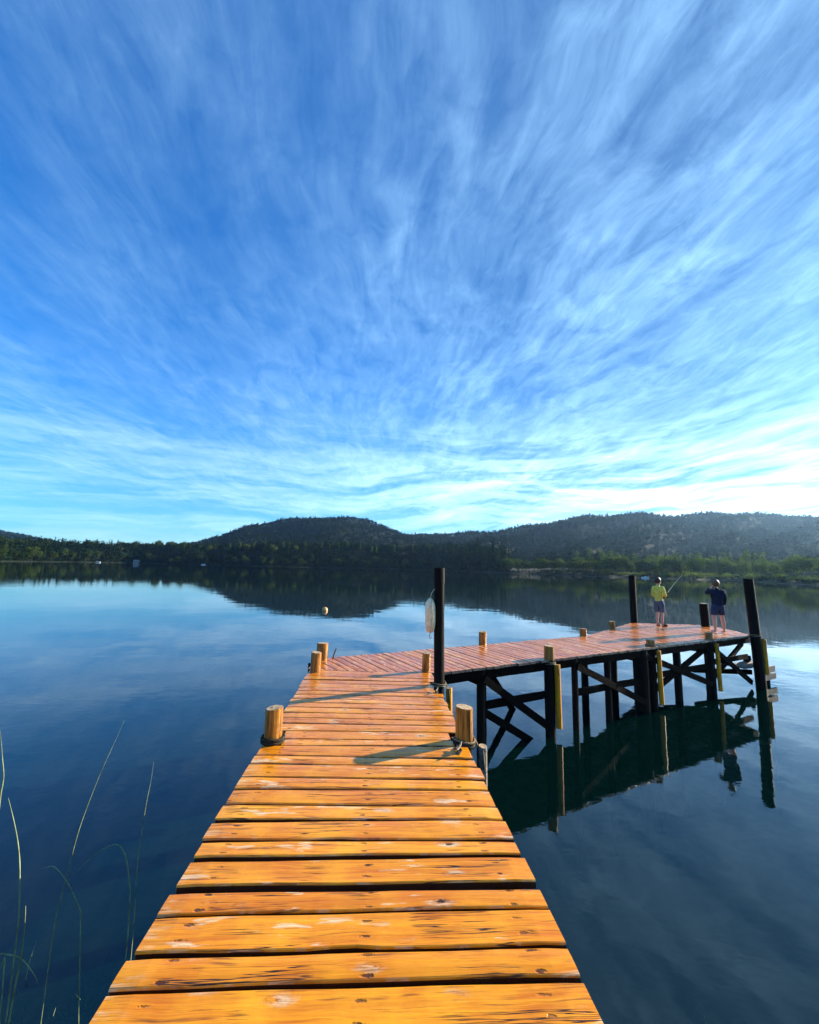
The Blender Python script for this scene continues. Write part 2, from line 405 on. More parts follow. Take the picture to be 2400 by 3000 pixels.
for i, (a, b, cc, d) in enumerate(rows):
    jl, jr = rnd.uniform(-.012, .012), rnd.uniform(-.012, .012)
    ml, mr_ = (a + cc) / 2, (b + d) / 2
    if 3.86 < ml < 4.20: jl += .155
    if 4.0 < mr_ < 4.24: jr -= .125
    if 5.66 < mr_ < 6.10: jr -= .085
    if d >= 6.62: jl = jr = 0
    plank(wd, (xl(a) + jl, a), (xr(b) + jr, b), (xr(d) + jr, d), (xl(cc) + jl, cc), 1.0 + i * .713, zoff=rnd.uniform(-.002, .003))
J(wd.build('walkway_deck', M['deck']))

dx_, dy_ = .8837, .468
def sn(s_, n_): return (s_ * dx_ - n_ * dy_, s_ * dy_ + n_ * dx_)
NE = 5.64
def nfar(s_):
    if s_ < 9.34: v = 7.31
    elif s_ < 13.0: v = 7.35 + (s_ - 9.34) * (8.58 - 7.35) / 3.66
    else: v = 8.58 - (s_ - 13.0) * (8.58 - 7.28) / 2.17
    return min(v, (s_ * dx_ + 1.58) / dy_)
def nnear(s_):
    v = NE
    v = max(v, (6.645 - dy_ * s_) / dx_)
    if s_ > 13.92: v = NE + (s_ - 13.92) * (7.2 - NE) / 1.25
    return v
pd = MB(); s_ = 1.75; k = 0
while s_ < 15.0:
    w = rnd.uniform(.115, .15)
    sh = .15 - .018 * s_
    def ends(ss):
        nf = nfar(ss); nn = nnear(ss + sh)
        return nf, nn
    f0, n0 = ends(s_); f1, n1 = ends(s_ + w)
    e = rnd.uniform(-.012, .012); e2 = rnd.uniform(-.012, .012)
    if f0 - n0 > .03 and f1 - n1 > .05:
        if n0 > NE + .01 and s_ < 5: e = 0
        plank(pd, sn(s_ + sh, n0 + e), sn(s_, f0 + e2), sn(s_ + w, f1 + e2), sn(s_ + w + sh, n1 + e), 40 + k * .613, zoff=rnd.uniform(-.003, .002), nseg=8, jit=.002)
    s_ += w + rnd.uniform(.010, .017); k += 1
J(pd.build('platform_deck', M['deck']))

def log(name, x, y, z0, z1, rad, mat=None, lean=(0, 0), seed=1.0, cut=True, taper=0.0, n=20, cap=None, bulge=.0):
    mb = MB(); vs = []; att = []; L = z1 - z0; m = max(4, int(L / .12)); q = random.Random(int(seed * 97) + 5)
    ph = [q.uniform(0, 6.28) for _ in range(4)]
    zs = [z0 + L * i / m for i in range(m + 1)] + [z1 + .004]
    for i, z in enumerate(zs):
        t = (z - z0) / L
        rd = rad * (1 - taper * t)
        if i == m + 1: rd *= .90
        for k_ in range(n):
            a = 2 * math.pi * k_ / n
            rr = rd * (1 + .025 * math.sin(2 * a + ph[0]) + .018 * math.sin(3 * a + ph[1] + z * 2) + .010 * math.sin(7 * a + ph[2] + z))
            vs.append((x + lean[0] * (z - W) + rr * math.cos(a), y + lean[1] * (z - W) + rr * math.sin(a), z + (.006 * math.sin(a + ph[3]) if i >= m else 0)))
            att.append((z - z0, a * rad, seed))
    fs = []
    for i in range(m + 1):
        for k_ in range(n):
            k2 = (k_ + 1) % n; fs.append((i * n + k_, i * n + k2, i * n + n + k2, i * n + n + k_))
    mb.add(vs, fs, att, 0)
    # cut end
    top = vs[-n:]; cx = sum(p[0] for p in top) / n; cy = sum(p[1] for p in top) / n
    tv = [(cx, cy, z1 + .003)]; ta = [(0, 0, seed)]; tf = []
    for ring in (.35, .7, 1.0):
        for k_ in range(n):
            p = top[k_]; tv.append((cx + (p[0] - cx) * ring, cy + (p[1] - cy) * ring, (z1 + .003) * (1 - ring) + p[2] * ring + (q.uniform(-.002, .002) if ring < 1 else 0))); ta.append((rad * ring, k_, seed))
    for k_ in range(n):
        k2 = (k_ + 1) % n; tf.append((0, 1 + k_, 1 + k2))
        for rg in range(2): tf.append((1 + rg * n + k_, 1 + rg * n + n + k_, 1 + rg * n + n + k2, 1 + rg * n + k2))
    mb.add(tv, tf, ta, 1)
    o = mb.build(name, [mat or M['log'], cap or (M['cut'] if cut else (mat or M['log']))])
    return o

# bollards: (x, y, radius, height above deck)
BL = dict(bL1=(-1.235, 4.02, .083, .30), bR1=(.583, 4.13, .083, .31), bL2=(-1.42, 6.56, .081, .285), bL3=(-1.49, 7.36, .10, .28),
          bC=(.33, 6.72, .070, .285), bF1=(1.70, 9.22, .085, .265), bN1=(2.72, 7.90, .095, .23), bN2=(5.62, 9.50, .088, .13),
          bN3=(7.80, 10.62, .088, .175), bF2=(4.60, 10.72, .088, .175), bF3=(6.12, 12.24, .088, .20))
LBL = {}
i = 0
for kk, (x, y, rd, h) in BL.items():
    o = J(log('bollard', x, y, W - .03, W + h, rd, seed=2.3 + i * 1.7, lean=(rnd.uniform(-.02, .02), rnd.uniform(-.02, .02)), taper=-.02 if i % 2 else .04)); i += 1
    J(log('pile', x, y, -2.5, W - .02, rd * 1.01, M['tar'], seed=9 + i, cut=False, n=12))
# tall dark posts
def tall(x, y, h, rd, lean=(0, 0), sd=1.0):
    J(log('mooring_post', x, y, -2.5, W + h, rd, M['tar'], seed=sd, lean=lean, cut=True, cap=M['greywood'], n=18, taper=.03))
tall(.48, 5.98, 1.645, .076, (-.012, 0), 5.1)
tall(9.68, 11.42, 1.55, .122, (-.025, .01), 6.2)
tall(7.80, 14.06, 1.54, .11, (0, 0), 7.3)
tall(9.62, 13.20, .72, .12, (-.02, 0), 8.4)
# metal collar at the tall middle post
cb = MB(); cb.tube([(.463, 5.98, 2.80), (.460, 5.98, 3.025)], .082, 18); J(cb.build('post_cap', M['tar'], smooth=False))

# beams under the deck
def beams():
    m = MB()
    for off in (.09, .95, 1.78):
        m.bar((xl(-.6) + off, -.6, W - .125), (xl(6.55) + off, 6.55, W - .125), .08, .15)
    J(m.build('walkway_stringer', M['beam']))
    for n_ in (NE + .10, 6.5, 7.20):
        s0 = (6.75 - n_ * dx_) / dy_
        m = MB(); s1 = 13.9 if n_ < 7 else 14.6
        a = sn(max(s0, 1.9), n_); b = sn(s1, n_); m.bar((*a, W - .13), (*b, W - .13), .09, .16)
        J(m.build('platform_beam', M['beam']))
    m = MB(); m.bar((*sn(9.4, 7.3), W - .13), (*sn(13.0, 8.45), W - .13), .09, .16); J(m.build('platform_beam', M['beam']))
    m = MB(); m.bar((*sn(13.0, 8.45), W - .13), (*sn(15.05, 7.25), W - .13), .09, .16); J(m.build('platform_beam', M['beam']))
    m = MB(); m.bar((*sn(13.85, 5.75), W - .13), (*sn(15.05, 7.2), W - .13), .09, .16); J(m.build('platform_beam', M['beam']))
beams()
def pile(x, y, rd): J(log('pile', x, y, -2.5, W - .05, rd, M['tar'], seed=x + y, cut=False, n=12))
def s_of(p): return p[0] * dx_ + p[1] * dy_
near_s = [4.5, s_of((2.72, 7.9)), 7.08, 8.03, s_of((5.6, 9.5)), 10.45, s_of((7.8, 10.62)), 13.6]
pile(*sn(4.52, NE + .12), .072); pile(*sn(6.83, NE + .1), .062); pile(*sn(7.85, NE + .12), .068)
pile(*sn(9.05, NE + .16), .15); pile(*sn(10.55, NE + .2), .085)
pile(*sn(12.9, 8.3), .10)
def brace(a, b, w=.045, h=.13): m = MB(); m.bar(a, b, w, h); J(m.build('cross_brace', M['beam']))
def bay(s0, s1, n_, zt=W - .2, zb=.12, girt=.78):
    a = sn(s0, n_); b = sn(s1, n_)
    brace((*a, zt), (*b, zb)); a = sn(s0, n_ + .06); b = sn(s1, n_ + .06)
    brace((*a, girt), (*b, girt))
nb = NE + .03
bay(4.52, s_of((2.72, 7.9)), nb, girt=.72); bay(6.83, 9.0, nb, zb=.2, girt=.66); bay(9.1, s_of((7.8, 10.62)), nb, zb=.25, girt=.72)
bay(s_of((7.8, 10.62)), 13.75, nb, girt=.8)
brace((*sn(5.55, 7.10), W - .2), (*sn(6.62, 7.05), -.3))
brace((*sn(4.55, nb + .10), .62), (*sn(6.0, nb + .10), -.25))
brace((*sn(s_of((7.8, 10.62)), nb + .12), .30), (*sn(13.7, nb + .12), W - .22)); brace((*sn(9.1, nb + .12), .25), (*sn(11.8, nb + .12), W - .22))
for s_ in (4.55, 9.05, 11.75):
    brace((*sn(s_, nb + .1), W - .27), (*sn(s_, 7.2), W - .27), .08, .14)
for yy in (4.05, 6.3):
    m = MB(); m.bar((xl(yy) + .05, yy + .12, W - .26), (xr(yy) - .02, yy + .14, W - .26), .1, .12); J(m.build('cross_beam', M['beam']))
# low landing stage at the far corner
st = empty('landing_stage', (9.9, 11.9, 0)); st.parent = jetty; st.matrix_parent_inverse = Matrix.Translation((0, -3, 0))
def LS(o): o.parent = st; o.matrix_parent_inverse = Matrix.Translation((-9.9, -11.9, 0)); return o
ed = Vector((dx_, dy_, 0)); en = Vector((-dy_, dx_, 0))
def lp(s_, n_, z): q_ = sn(s_, n_); return (q_[0], q_[1], z)
m = MB()
for j in range(3): m.bar(lp(13.55, 5.78 + j * .15, .50), lp(14.72, 5.78 + j * .15, .50), .13, .045)
LS(m.build('step_board', M['greywood']))
for z_ in (.40, .20):
    m = MB(); m.bar(lp(13.95, 5.60, z_), lp(14.98 - z_ * .1, 5.60, z_), .05, .155); LS(m.build('side_board', M['greywood']))
m = MB(); m.bar(lp(14.62, 5.75, -2), lp(14.62, 5.75, .84), .21, .2, .002); LS(m.build('step_post', M['beam']))
m = MB(); m.bar(lp(14.6, 6.15, .5), lp(14.3, 5.9, .68), .07, .12, .002); LS(m.build('step_block', M['beam']))
m = MB(); m.bar(lp(12.2, 6.35, .44), lp(13.95, 5.75, .36), .06, .12); LS(m.build('stage_joist', M['beam']))

# cleats on the deck
def cleat(x, y, rz, sc=1.0):
    m = MB(); c_, s2 = math.cos(rz), math.sin(rz)
    def q(a, b, z): return (x + (a * c_ - b * s2) * sc, y + (a * s2 + b * c_) * sc, W + z * sc)
    m.tube([q(-.09, 0, .062), q(-.05, 0, .048), q(0, 0, .045), q(.05, 0, .048), q(.09, 0, .062)], [.006, .010, .012, .010, .006], 8)
    m.tube([q(-.03, 0, 0), q(-.03, 0, .045)], .009, 8); m.tube([q(.03, 0, 0), q(.03, 0, .045)], .009, 8)
    m.box(*q(0, 0, .004), .11 * sc, .04 * sc, .008 * sc, rz)
    J(m.build('cleat', M['steel'], smooth=False))
cleat(.50, 3.88, 1.2); cleat(.42, 5.62, 1.3, .8)
m = MB(); m.tube([(-1.30, 7.40, W - .02), (-1.29, 7.40, W + .08), (-1.25, 7.42, W + .19)], .012, 8); J(m.build('iron_pin', M['steel']))

# fender poles hanging on ropes beside the piles
def fender_pole(x, y, z0, z1, rd, label, loop=None, mat=None):
    e_ = empty('fender_pole', (x, y, z0)); tag(e_, label, 'fender', 'wooden fender poles roped to the jetty')
    o = log('pole', 0, 0, 0, z1 - z0, rd, mat or M['fend'], seed=x + 3, n=12, lean=(-.01, 0)); o.parent = e_
    if loop:
        lx, ly, lz, lr = loop; m = MB(); pts = []
        for t in range(0, 25):
            a = t / 24 * 2 * math.pi * 1.0
            pts.append((lx - x + lr * math.cos(a), ly - y + lr * math.sin(a), lz - z0 + .008 * math.sin(a * 2)))
        m.tube(pts, .009, 6)
        pts = [(lx - x + lr * math.cos(a), ly - y + lr * math.sin(a), lz - z0 - .028 + .006 * math.sin(a * 3)) for a in [t / 24 * 2 * math.pi for t in range(25)]]
        m.tube(pts, .009, 6)
        m.tube([(lx - x + lr, ly - y - .01, lz - z0), ((lx - x + lr) * .6, (ly - y) * .4, lz - z0 - .05), (0, -rd, z1 - z0 - .02), (.01, -rd - .01, z1 - z0 - .18)], .010, 6)
        m.build('rope', M['rope'], e_, smooth=True)
    return e_
fender_pole(.745, 4.07, .55, W - .02, .042, 'pale fender pole beside the near right bollard, tied on with rope', (.583, 4.13, W + .02, .10), M['greywood'])
fender_pole(.615, 5.92, .40, W - .02, .042, 'pale fender pole at the foot of the tall black post with the white float', (.48, 5.98, W + .03, .096))
fender_pole(2.845, 7.83, .15, W - .10, .055, 'mustard fender pole under the first bollard on the near edge of the platform', (2.72, 7.90, W - .06, .112))
fender_pole(5.745, 9.43, .12, W - .10, .050, 'mustard and rust fender pole on the second near edge bollard, wrapped in frayed rope', (5.62, 9.50, W + .03, .105))
fender_pole(7.94, 10.56, .12, W - .10, .048, 'mustard fender pole on the near edge bollard closest to the two boys', (7.80, 10.62, W - .0, .105))
fender_pole(9.86, 11.37, .35, W - .08, .052, 'mustard fender pole on the tall black corner post by the low landing stage', (9.68, 11.42, W + .03, .14))
m = MB()
for dz in (.012, .04):
    m.tube([(-1.235 + .098 * math.cos(a), 4.02 + .098 * math.sin(a), W + dz + .004 * math.sin(3 * a)) for a in [t / 24 * 2 * math.pi for t in range(25)]], .015, 6)
tag(m.build('mooring_rope', M['darkrope'], smooth=True), 'dark rope looped round the base of the near left bollard', 'rope')
m = MB()
for dz in (.010, .038):
    m.tube([(.583 + .100 * math.cos(a), 4.13 + .100 * math.sin(a), W + dz - .035 + .004 * math.sin(3 * a)) for a in [t / 24 * 2 * math.pi for t in range(25)]], .014, 6)
m.tube([(.49, 4.08, W + .01), (.50, 3.98, W + .012), (.47, 3.92, W + .014), (.52, 3.86, W + .03), (.50, 3.90, W + .055)], .008, 6)
tag(m.build('mooring_rope', M['darkrope'], smooth=True), 'dark rope round the base of the near right bollard running to a cleat', 'rope')

# white float hanging from the tall post
fl = empty('hanging_float', (.335, 5.93, 2.10)); tag(fl, 'cream elongated float hanging from a cord on the tall black post', 'float')
m = MB(); prof = [(0, .02), (.012, .045), (.05, .066), (.12, .074), (.30, .076), (.38, .072), (.44, .055), (.475, .03), (.49, .012)]
m.tube([(.004 * math.sin(z * 9), 0, z) for z, r_ in prof], [r_ for z, r_ in prof], 16); m.build('float_body', M['fwhite'], fl, smooth=True)
m = MB(); m.tube([(0, 0, .48), (.012, 0, .55), (.05, .01, .61), (.13, .03, .63)], .006, 6)
m.tube([(.01, -.078, .46), (.02, -.082, .35), (.035, -.080, .24), (.015, -.080, .10), (.0, -.05, -.005), (-.012, 0, -.06), (.004, 0, -.085), (.022, 0, -.06)], .006, 6)
m.build('cord', M['cord'], fl, smooth=True)

# buoy
bu = empty('mooring_buoy', (-5.55, 27.6, 0)); tag(bu, 'small round tan buoy floating alone on the calm water', 'buoy')
m = MB(); R_ = .19
pr = [(-R_ * math.cos(math.pi * i / 10), max(.004, R_ * math.sin(math.pi * i / 10))) for i in range(11)]
m.tube([(0, 0, .06 + z) for z, r_ in pr], [r_ for z, r_ in pr], 16); m.build('buoy_body', M['buoy'], bu, smooth=True)
m = MB(); m.tube([(.03 * math.cos(a), 0, .26 + .03 * math.sin(a)) for a in [t / 10 * 2 * math.pi for t in range(11)]], .009, 6); m.build('ring', M['steel'], bu)

# ------------------------------------------------------------------ people
def skinmesh(name, joints, edges, root, mat, parent, sub=2):
    names = list(joints); me = bpy.data.meshes.new(name)
    me.from_pydata([joints[k_][:3] for k_ in names], [(names.index(a), names.index(b)) for a, b in edges], [])
    o = bpy.data.objects.new(name, me); COL.objects.link(o)
    md = o.modifiers.new('skin', 'SKIN'); md.use_smooth_shade = True
    for i_, k_ in enumerate(names):
        sv = me.skin_vertices[0].data[i_]; q_ = joints[k_]
        sv.radius = (q_[3], q_[4] if len(q_) > 4 else q_[3]); sv.use_root = (k_ == root)
    sd = o.modifiers.new('sub', 'SUBSURF'); sd.levels = sub; sd.render_levels = sub
    dg = bpy.context.evaluated_depsgraph_get(); dg.update()
    nm = bpy.data.meshes.new_from_object(o.evaluated_get(dg)); nm.name = name
    o.modifiers.clear(); o.data = nm; nm.materials.clear(); nm.materials.append(mat)
    nm.polygons.foreach_set('use_smooth', [True] * len(nm.polygons))
    if parent: o.parent = parent
    return o
def joinbm(o, bm2, mi=0):
    bm = bmesh.new(); bm.from_mesh(o.data)
    me = bpy.data.meshes.new('t'); bm2.to_mesh(me); bm2.free(); 
    n0 = len(bm.faces); bm.from_mesh(me); bm.faces.ensure_lookup_table()
    for fc in bm.faces[n0:]: fc.smooth = True; fc.material_index = mi
    bm.to_mesh(o.data); bm.free(); bpy.data.meshes.remove(me)
def ell(bm, cx, cy, cz, rx, ry, rz, seg=14, rings=10):
    bmesh.ops.create_uvsphere(bm, u_segments=seg, v_segments=rings, radius=1.0, matrix=Matrix.Translation((cx, cy, cz)) @ Matrix.Diagonal((rx, ry, rz, 1)))

def person(loc, rz, label, H, pose, mats, shoes, hairstyle, head_yaw=0.0, bulk=1.0):
    """local: faces +Y, x to its right. heights as a fraction of a 1.54 m child"""
    k_ = H / 1.54
    root = empty('person', loc, rz); tag(root, label, 'person')
    LA, RA = pose['L'], pose['R']     # lists: elbow, wrist, handdir
    hx = .085; fx = pose.get('fx', .11); b = bulk
    j = {'pel': (0, 0, .80, .105 * b, .085 * b), 'waist': (0, 0, .95, .098 * b, .078 * b), 'chest': (0, -.01, 1.12, .118 * b, .088 * b), 'neck0': (0, -.015, 1.245, .055, .052), 'neck': (0, .0, 1.31, .043, .043), 'hd': (0, .015, 1.385, .06, .062)}
    e_ = [('pel', 'waist'), ('waist', 'chest'), ('chest', 'neck0'), ('neck0', 'neck'), ('neck', 'hd')]
    for sg, nm, A in ((-1, 'l', LA), (1, 'r', RA)):
        j[nm + 'hip'] = (sg * hx, 0, .74, .082 * b); j[nm + 'knee'] = (sg * fx * .95, .02, .42, .050 * b); j[nm + 'calf'] = (sg * fx, -.01, .30, .052 * b)
        j[nm + 'ank'] = (sg * fx, -.02, .075, .032); j[nm + 'heel'] = (sg * fx, -.03, .035, .033); j[nm + 'toe'] = (sg * (fx + .03), .14, .026, .024, .034)
        e_ += [('pel', nm + 'hip'), (nm + 'hip', nm + 'knee'), (nm + 'knee', nm + 'calf'), (nm + 'calf', nm + 'ank'), (nm + 'ank', nm + 'heel'), (nm + 'heel', nm + 'toe')]
        j[nm + 'sh'] = (sg * .155 * b, -.01, 1.205, .052); e_ += [('chest', nm + 'sh')]
        j[nm + 'el'] = (*A[0], .038); j[nm + 'wr'] = (*A[1], .025); e_ += [(nm + 'sh', nm + 'el'), (nm + 'el', nm + 'wr')]
        wr = Vector(A[1]); hd_ = Vector(A[2]).normalized(); fo = (wr - Vector(A[0])).normalized()
        sidev = fo.cross(hd_);
        if sidev.length < .1: sidev = fo.cross(Vector((0, 1, 0)))
        sidev.normalize()
        pm = wr + fo * .055; j[nm + 'pm'] = (*pm, .030, .018); e_.append((nm + 'wr', nm + 'pm'))
        for fi in range(4):
            o_ = (fi - 1.5) * .017; ln_ = (.050, .060, .055, .042)[fi]
            a0 = pm + fo * .022 + sidev * o_; a1 = a0 + (fo + hd_ * .35).normalized() * ln_ * .55; a2 = a1 + (fo * .5 + hd_).normalized() * ln_ * .5
            for q_, pp, rr_ in (('a', a0, .0085), ('b', a1, .008), ('c', a2, .0065)): j[f'{nm}f{fi}{q_}'] = (*pp, rr_)
            e_ += [(nm + 'pm', f'{nm}f{fi}a'), (f'{nm}f{fi}a', f'{nm}f{fi}b'), (f'{nm}f{fi}b', f'{nm}f{fi}c')]
        t0 = wr + fo * .03 + sidev * .028; t1 = t0 + (fo + sidev * .6 + hd_ * .5).normalized() * .035; t2 = t1 + (fo + hd_).normalized() * .025
        for q_, pp, rr_ in (('a', t0, .010), ('b', t1, .009), ('c', t2, .007)): j[f'{nm}t{q_}'] = (*pp, rr_)
        e_ += [(nm + 'wr', nm + 'ta'), (nm + 'ta', nm + 'tb'), (nm + 'tb', nm + 'tc')]
    def sc(d): return {n_: tuple(v * k_ for v in q_) for n_, q_ in d.items()}
    body = skinmesh('body', sc(j), e_, 'pel', mats['skin'], root)
    body.data.materials.append(M['eye'])
    cy, sy = math.cos(head_yaw), math.sin(head_yaw); hz = 1.42
    def hp(x, y, z): return ((x * cy - y * sy) * k_, (x * sy + y * cy + .01) * k_, (hz + z) * k_)
    bm = bmesh.new(); ell(bm, *hp(0, 0, 0), .074 * k_, .088 * k_, .105 * k_, 18, 14); ell(bm, *hp(0, .03, -.05), .05 * k_, .05 * k_, .05 * k_)
    ell(bm, *hp(0, .092, -.012), .012 * k_, .016 * k_, .02 * k_, 8, 6); ell(bm, *hp(0, .079, -.052), .022 * k_, .008 * k_, .006 * k_, 8, 6)
    for sg in (-1, 1): ell(bm, *hp(sg * .075, -.005, -.01), .010 * k_, .018 * k_, .030 * k_, 8, 6)
    joinbm(body, bm)
    bm = bmesh.new()
    for sg in (-1, 1): ell(bm, *hp(sg * .028, .080, .010), .010 * k_, .006 * k_, .007 * k_, 8, 6)
    joinbm(body, bm, 1)
    # hair
    hb = bmesh.new(); ell(hb, *hp(0, -.012, .022), .090 * k_, .102 * k_, .112 * k_, 28, 20)
    for v in hb.verts:
        lx = v.co.x / k_; ly = v.co.y / k_ - .01; lz = v.co.z / k_ - hz
        yy_ = -lx * sy + ly * cy
        if yy_ > .045 and lz < .055: v.co.z += (.055 - lz) * .9 * k_; v.co.y -= .02 * k_ * cy; v.co.x += .02 * k_ * sy
        n_ = rnd.uniform(-1, 1) * hairstyle; v.co += Vector((n_, rnd.uniform(-1, 1) * hairstyle, rnd.uniform(-1, 1) * hairstyle)) * k_
        if lz < -.05: v.co.x *= 1
    me = bpy.data.meshes.new('hair'); hb.to_mesh(me); hb.free(); me.polygons.foreach_set('use_smooth', [True] * len(me.polygons)); me.materials.append(mats['hair'])
    ho = bpy.data.objects.new('hair', me); COL.objects.link(ho); ho.parent = root
    # jacket / hoodie
    jk = {'hem': (0, 0, .765, .142 * b, .118 * b), 'hem2': (0, 0, .80, .142 * b, .116 * b), 'mid': (0, -.005, .99, .135 * b, .100 * b), 'chest': (0, -.01, 1.12, .145 * b, .110 * b), 'top': (0, -.015, 1.22, .098, .082), 'col': (0, -.015, 1.315, .066, .068)}
    je = [('hem', 'hem2'), ('hem2', 'mid'), ('mid', 'chest'), ('chest', 'top'), ('top', 'col')]
    for sg, nm, A in ((-1, 'l', LA), (1, 'r', RA)):
        jk[nm + 'sh'] = (sg * .160 * b, -.01, 1.20, .070); el = Vector(A[0]); wr = Vector(A[1])
        jk[nm + 'el'] = (*el, .056); cf = el.lerp(wr, .88); jk[nm + 'cf'] = (*cf, .040)
        je += [('chest', nm + 'sh'), (nm + 'sh', nm + 'el'), (nm + 'el', nm + 'cf')]
    top = skinmesh(pose['topname'], sc(jk), je, 'chest', mats['top'], root)
    hb2 = pose['hem']
    sh = {'w': (0, 0, .88, .118 * b, .098 * b), 'p': (0, 0, .80, .128 * b, .106 * b)}; se = [('w', 'p')]
    for sg, nm in ((-1, 'l'), (1, 'r')):
        sh[nm + 'a'] = (sg * hx * 1.02, 0, .70, .098 * b); sh[nm + 'b'] = (sg * (hx + fx) / 2, .01, hb2 + .03, .083 * b); sh[nm + 'c'] = (sg * (hx + fx) / 2, .01, hb2, .084 * b)
        se += [('p', nm + 'a'), (nm + 'a', nm + 'b'), (nm + 'b', nm + 'c')]
    skinmesh('shorts', sc(sh), se, 'p', mats['shorts'], root)
    if shoes:
        for sg in (-1, 1):
            q_ = {'a': (sg * fx, -.02, .085, .042), 'h': (sg * fx, -.035, .042, .044, .046), 'm': (sg * (fx + .02), .07, .036, .038, .046), 't': (sg * (fx + .035), .15, .030, .030, .040)}
            skinmesh('shoe', sc(q_), [('a', 'h'), ('h', 'm'), ('m', 't')], 'h', M['shoe'], root)
    return root
pA = person((8.03, 12.98, W + .004), math.radians(-68), 'boy in a yellow jacket, grey-blue shorts and black shoes fishing at the jetty end', 1.52,
       {'L': [(-.205, -.01, .96), (-.10, .20, .93), (.4, .3, .1)], 'R': [(.205, .02, .96), (.06, .235, .95), (-.5, .5, .2)], 'topname': 'jacket', 'hem': .43, 'fx': .085},
       {'skin': M['skin'], 'hair': M['hairb'], 'top': M['yellow'], 'shorts': M['shortg']}, True, .003, head_yaw=math.radians(-10), bulk=.96)
pB = person((9.02, 11.84, W + .004), math.radians(-8), 'barefoot boy in a navy hoodie and dark blue shorts, one arm raised to his face', 1.50,
       {'L': [(-.225, .12, 1.13), (-.07, .15, 1.30), (.2, .2, .8)], 'R': [(.225, .0, .98), (.20, .06, .76), (-.3, .3, -.3)], 'topname': 'hoodie', 'hem': .50, 'fx': .12},
       {'skin': M['skin'], 'hair': M['hairc'], 'top': M['navy'], 'shorts': M['shortn']}, False, .005, head_yaw=math.radians(-12), bulk=1.12)
# fishing rod held by the first boy
hand = Matrix.Translation((8.03, 12.98, W)) @ Matrix.Rotation(math.radians(-68), 4, 'Z') @ Vector((.03, .28, .955))
rod = empty('fishing_rod', hand); tag(rod, 'pale fishing rod held up over the water by the boy in yellow', 'fishing rod')
tip = Vector((.82, .35, .66))
m = MB(); m.tube([tip * t + Vector((0, 0, .03 * math.sin(t * 3))) for t in (-.28, 0, .25, .5, .75, 1.0)], [.010, .009, .008, .007, .006, .005], 8); m.build('rod_blank', M['rod'], rod)
m = MB(); m.tube([tip * -.30, tip * .12], .017, 8); m.build('grip', M['shoe'], rod)
m = MB(); m.tube([(.06, .0, -.04), (.06, .05, -.04)], .035, 10); m.tube([(.05, .02, .0), (.06, .02, -.04)], .008, 6); m.build('reel', M['steel'], rod)
m = MB(); m.tube([tip, tip + Vector((.25, .5, -.8)), tip + Vector((.6, 1.4, -2.95))], .002, 4); m.build('line', M['cord'], rod)

# ------------------------------------------------------------------ lake, bed, land
me = bpy.data.meshes.new('lake'); LW = 9000
bm = bmesh.new(); bmesh.ops.create_grid(bm, x_segments=1, y_segments=1, size=LW); bm.to_mesh(me); bm.free(); me.materials.append(M['water'])
lake = bpy.data.objects.new('lake', me); COL.objects.link(lake); tag(lake, 'calm dark blue lake water', kind='structure')
V = []; F = []; nx, ny = 60, 50
xs = np.concatenate([[-9000, -600], np.linspace(-40, 40, nx), [600, 9000]]); ys = np.concatenate([[-9000, -300], np.linspace(-12, 60, ny), [600, 9000]])
XX, YY = np.meshgrid(xs, ys)
ZZ = -.55 - 7.5 * np.clip((YY - 1.0 + .25 * np.abs(XX)) / 16, 0, 1) ** 1.0 + .08 * np.sin(XX * 1.7) * np.cos(YY * 1.3)
V = np.stack([XX, YY, ZZ], -1).reshape(-1, 3); nx = len(xs); ny = len(ys)
I = (np.arange(ny - 1)[:, None] * nx + np.arange(nx - 1)[None]).ravel(); F = np.stack([I, I + 1, I + nx + 1, I + nx], -1)
o = npmesh('lake_bed', V, F, M['bed'], smooth=True); tag(o, 'dark silty lake bed', kind='structure')

PX = lambda x: (np.asarray(x, float) - 1200) / FPX * .99
tS = ([-1400, -700, 0, 200, 400, 800, 1200, 1350, 1500, 1650, 1800, 1900, 2000, 2100, 2250, 2400, 2800, 3600],
      [260, 280, 330, 480, 590, 540, 580, 520, 370, 330, 255, 250, 245, 240, 190, 158, 130, 120])
tH = ([-1400, -400, 0, 100, 200, 500, 640, 723, 790, 835, 930, 1022, 1085, 1200, 1340, 1443, 1500, 1652, 1715, 1882, 1979, 2104, 2313, 2400, 2900, 3800],
      [90, 100, 78, 62, 40, 40, 74, 111, 122, 135, 144, 146, 134, 92, 102, 107, 120, 147, 165, 179, 170, 179, 177, 177, 170, 120])
tT = ([-1400, 0, 400, 600, 700, 900, 1000, 1200, 1300, 1450, 1520, 1700, 1850, 2000, 2400, 3800],
      [57, 57, 55, 55, 60, 68, 70, 68, 78, 70, 48, 62, 56, 44, 40, 40])
tR = ([-1400, 0, 300, 600, 1200, 1500, 2400, 3800], [2600, 2600, 2000, 1500, 1500, 1350, 1150, 1100])
def Sh(x): return np.interp(x, *tS) + 6 * np.sin(np.asarray(x) * .021) + 3 * np.sin(np.asarray(x) * .07)
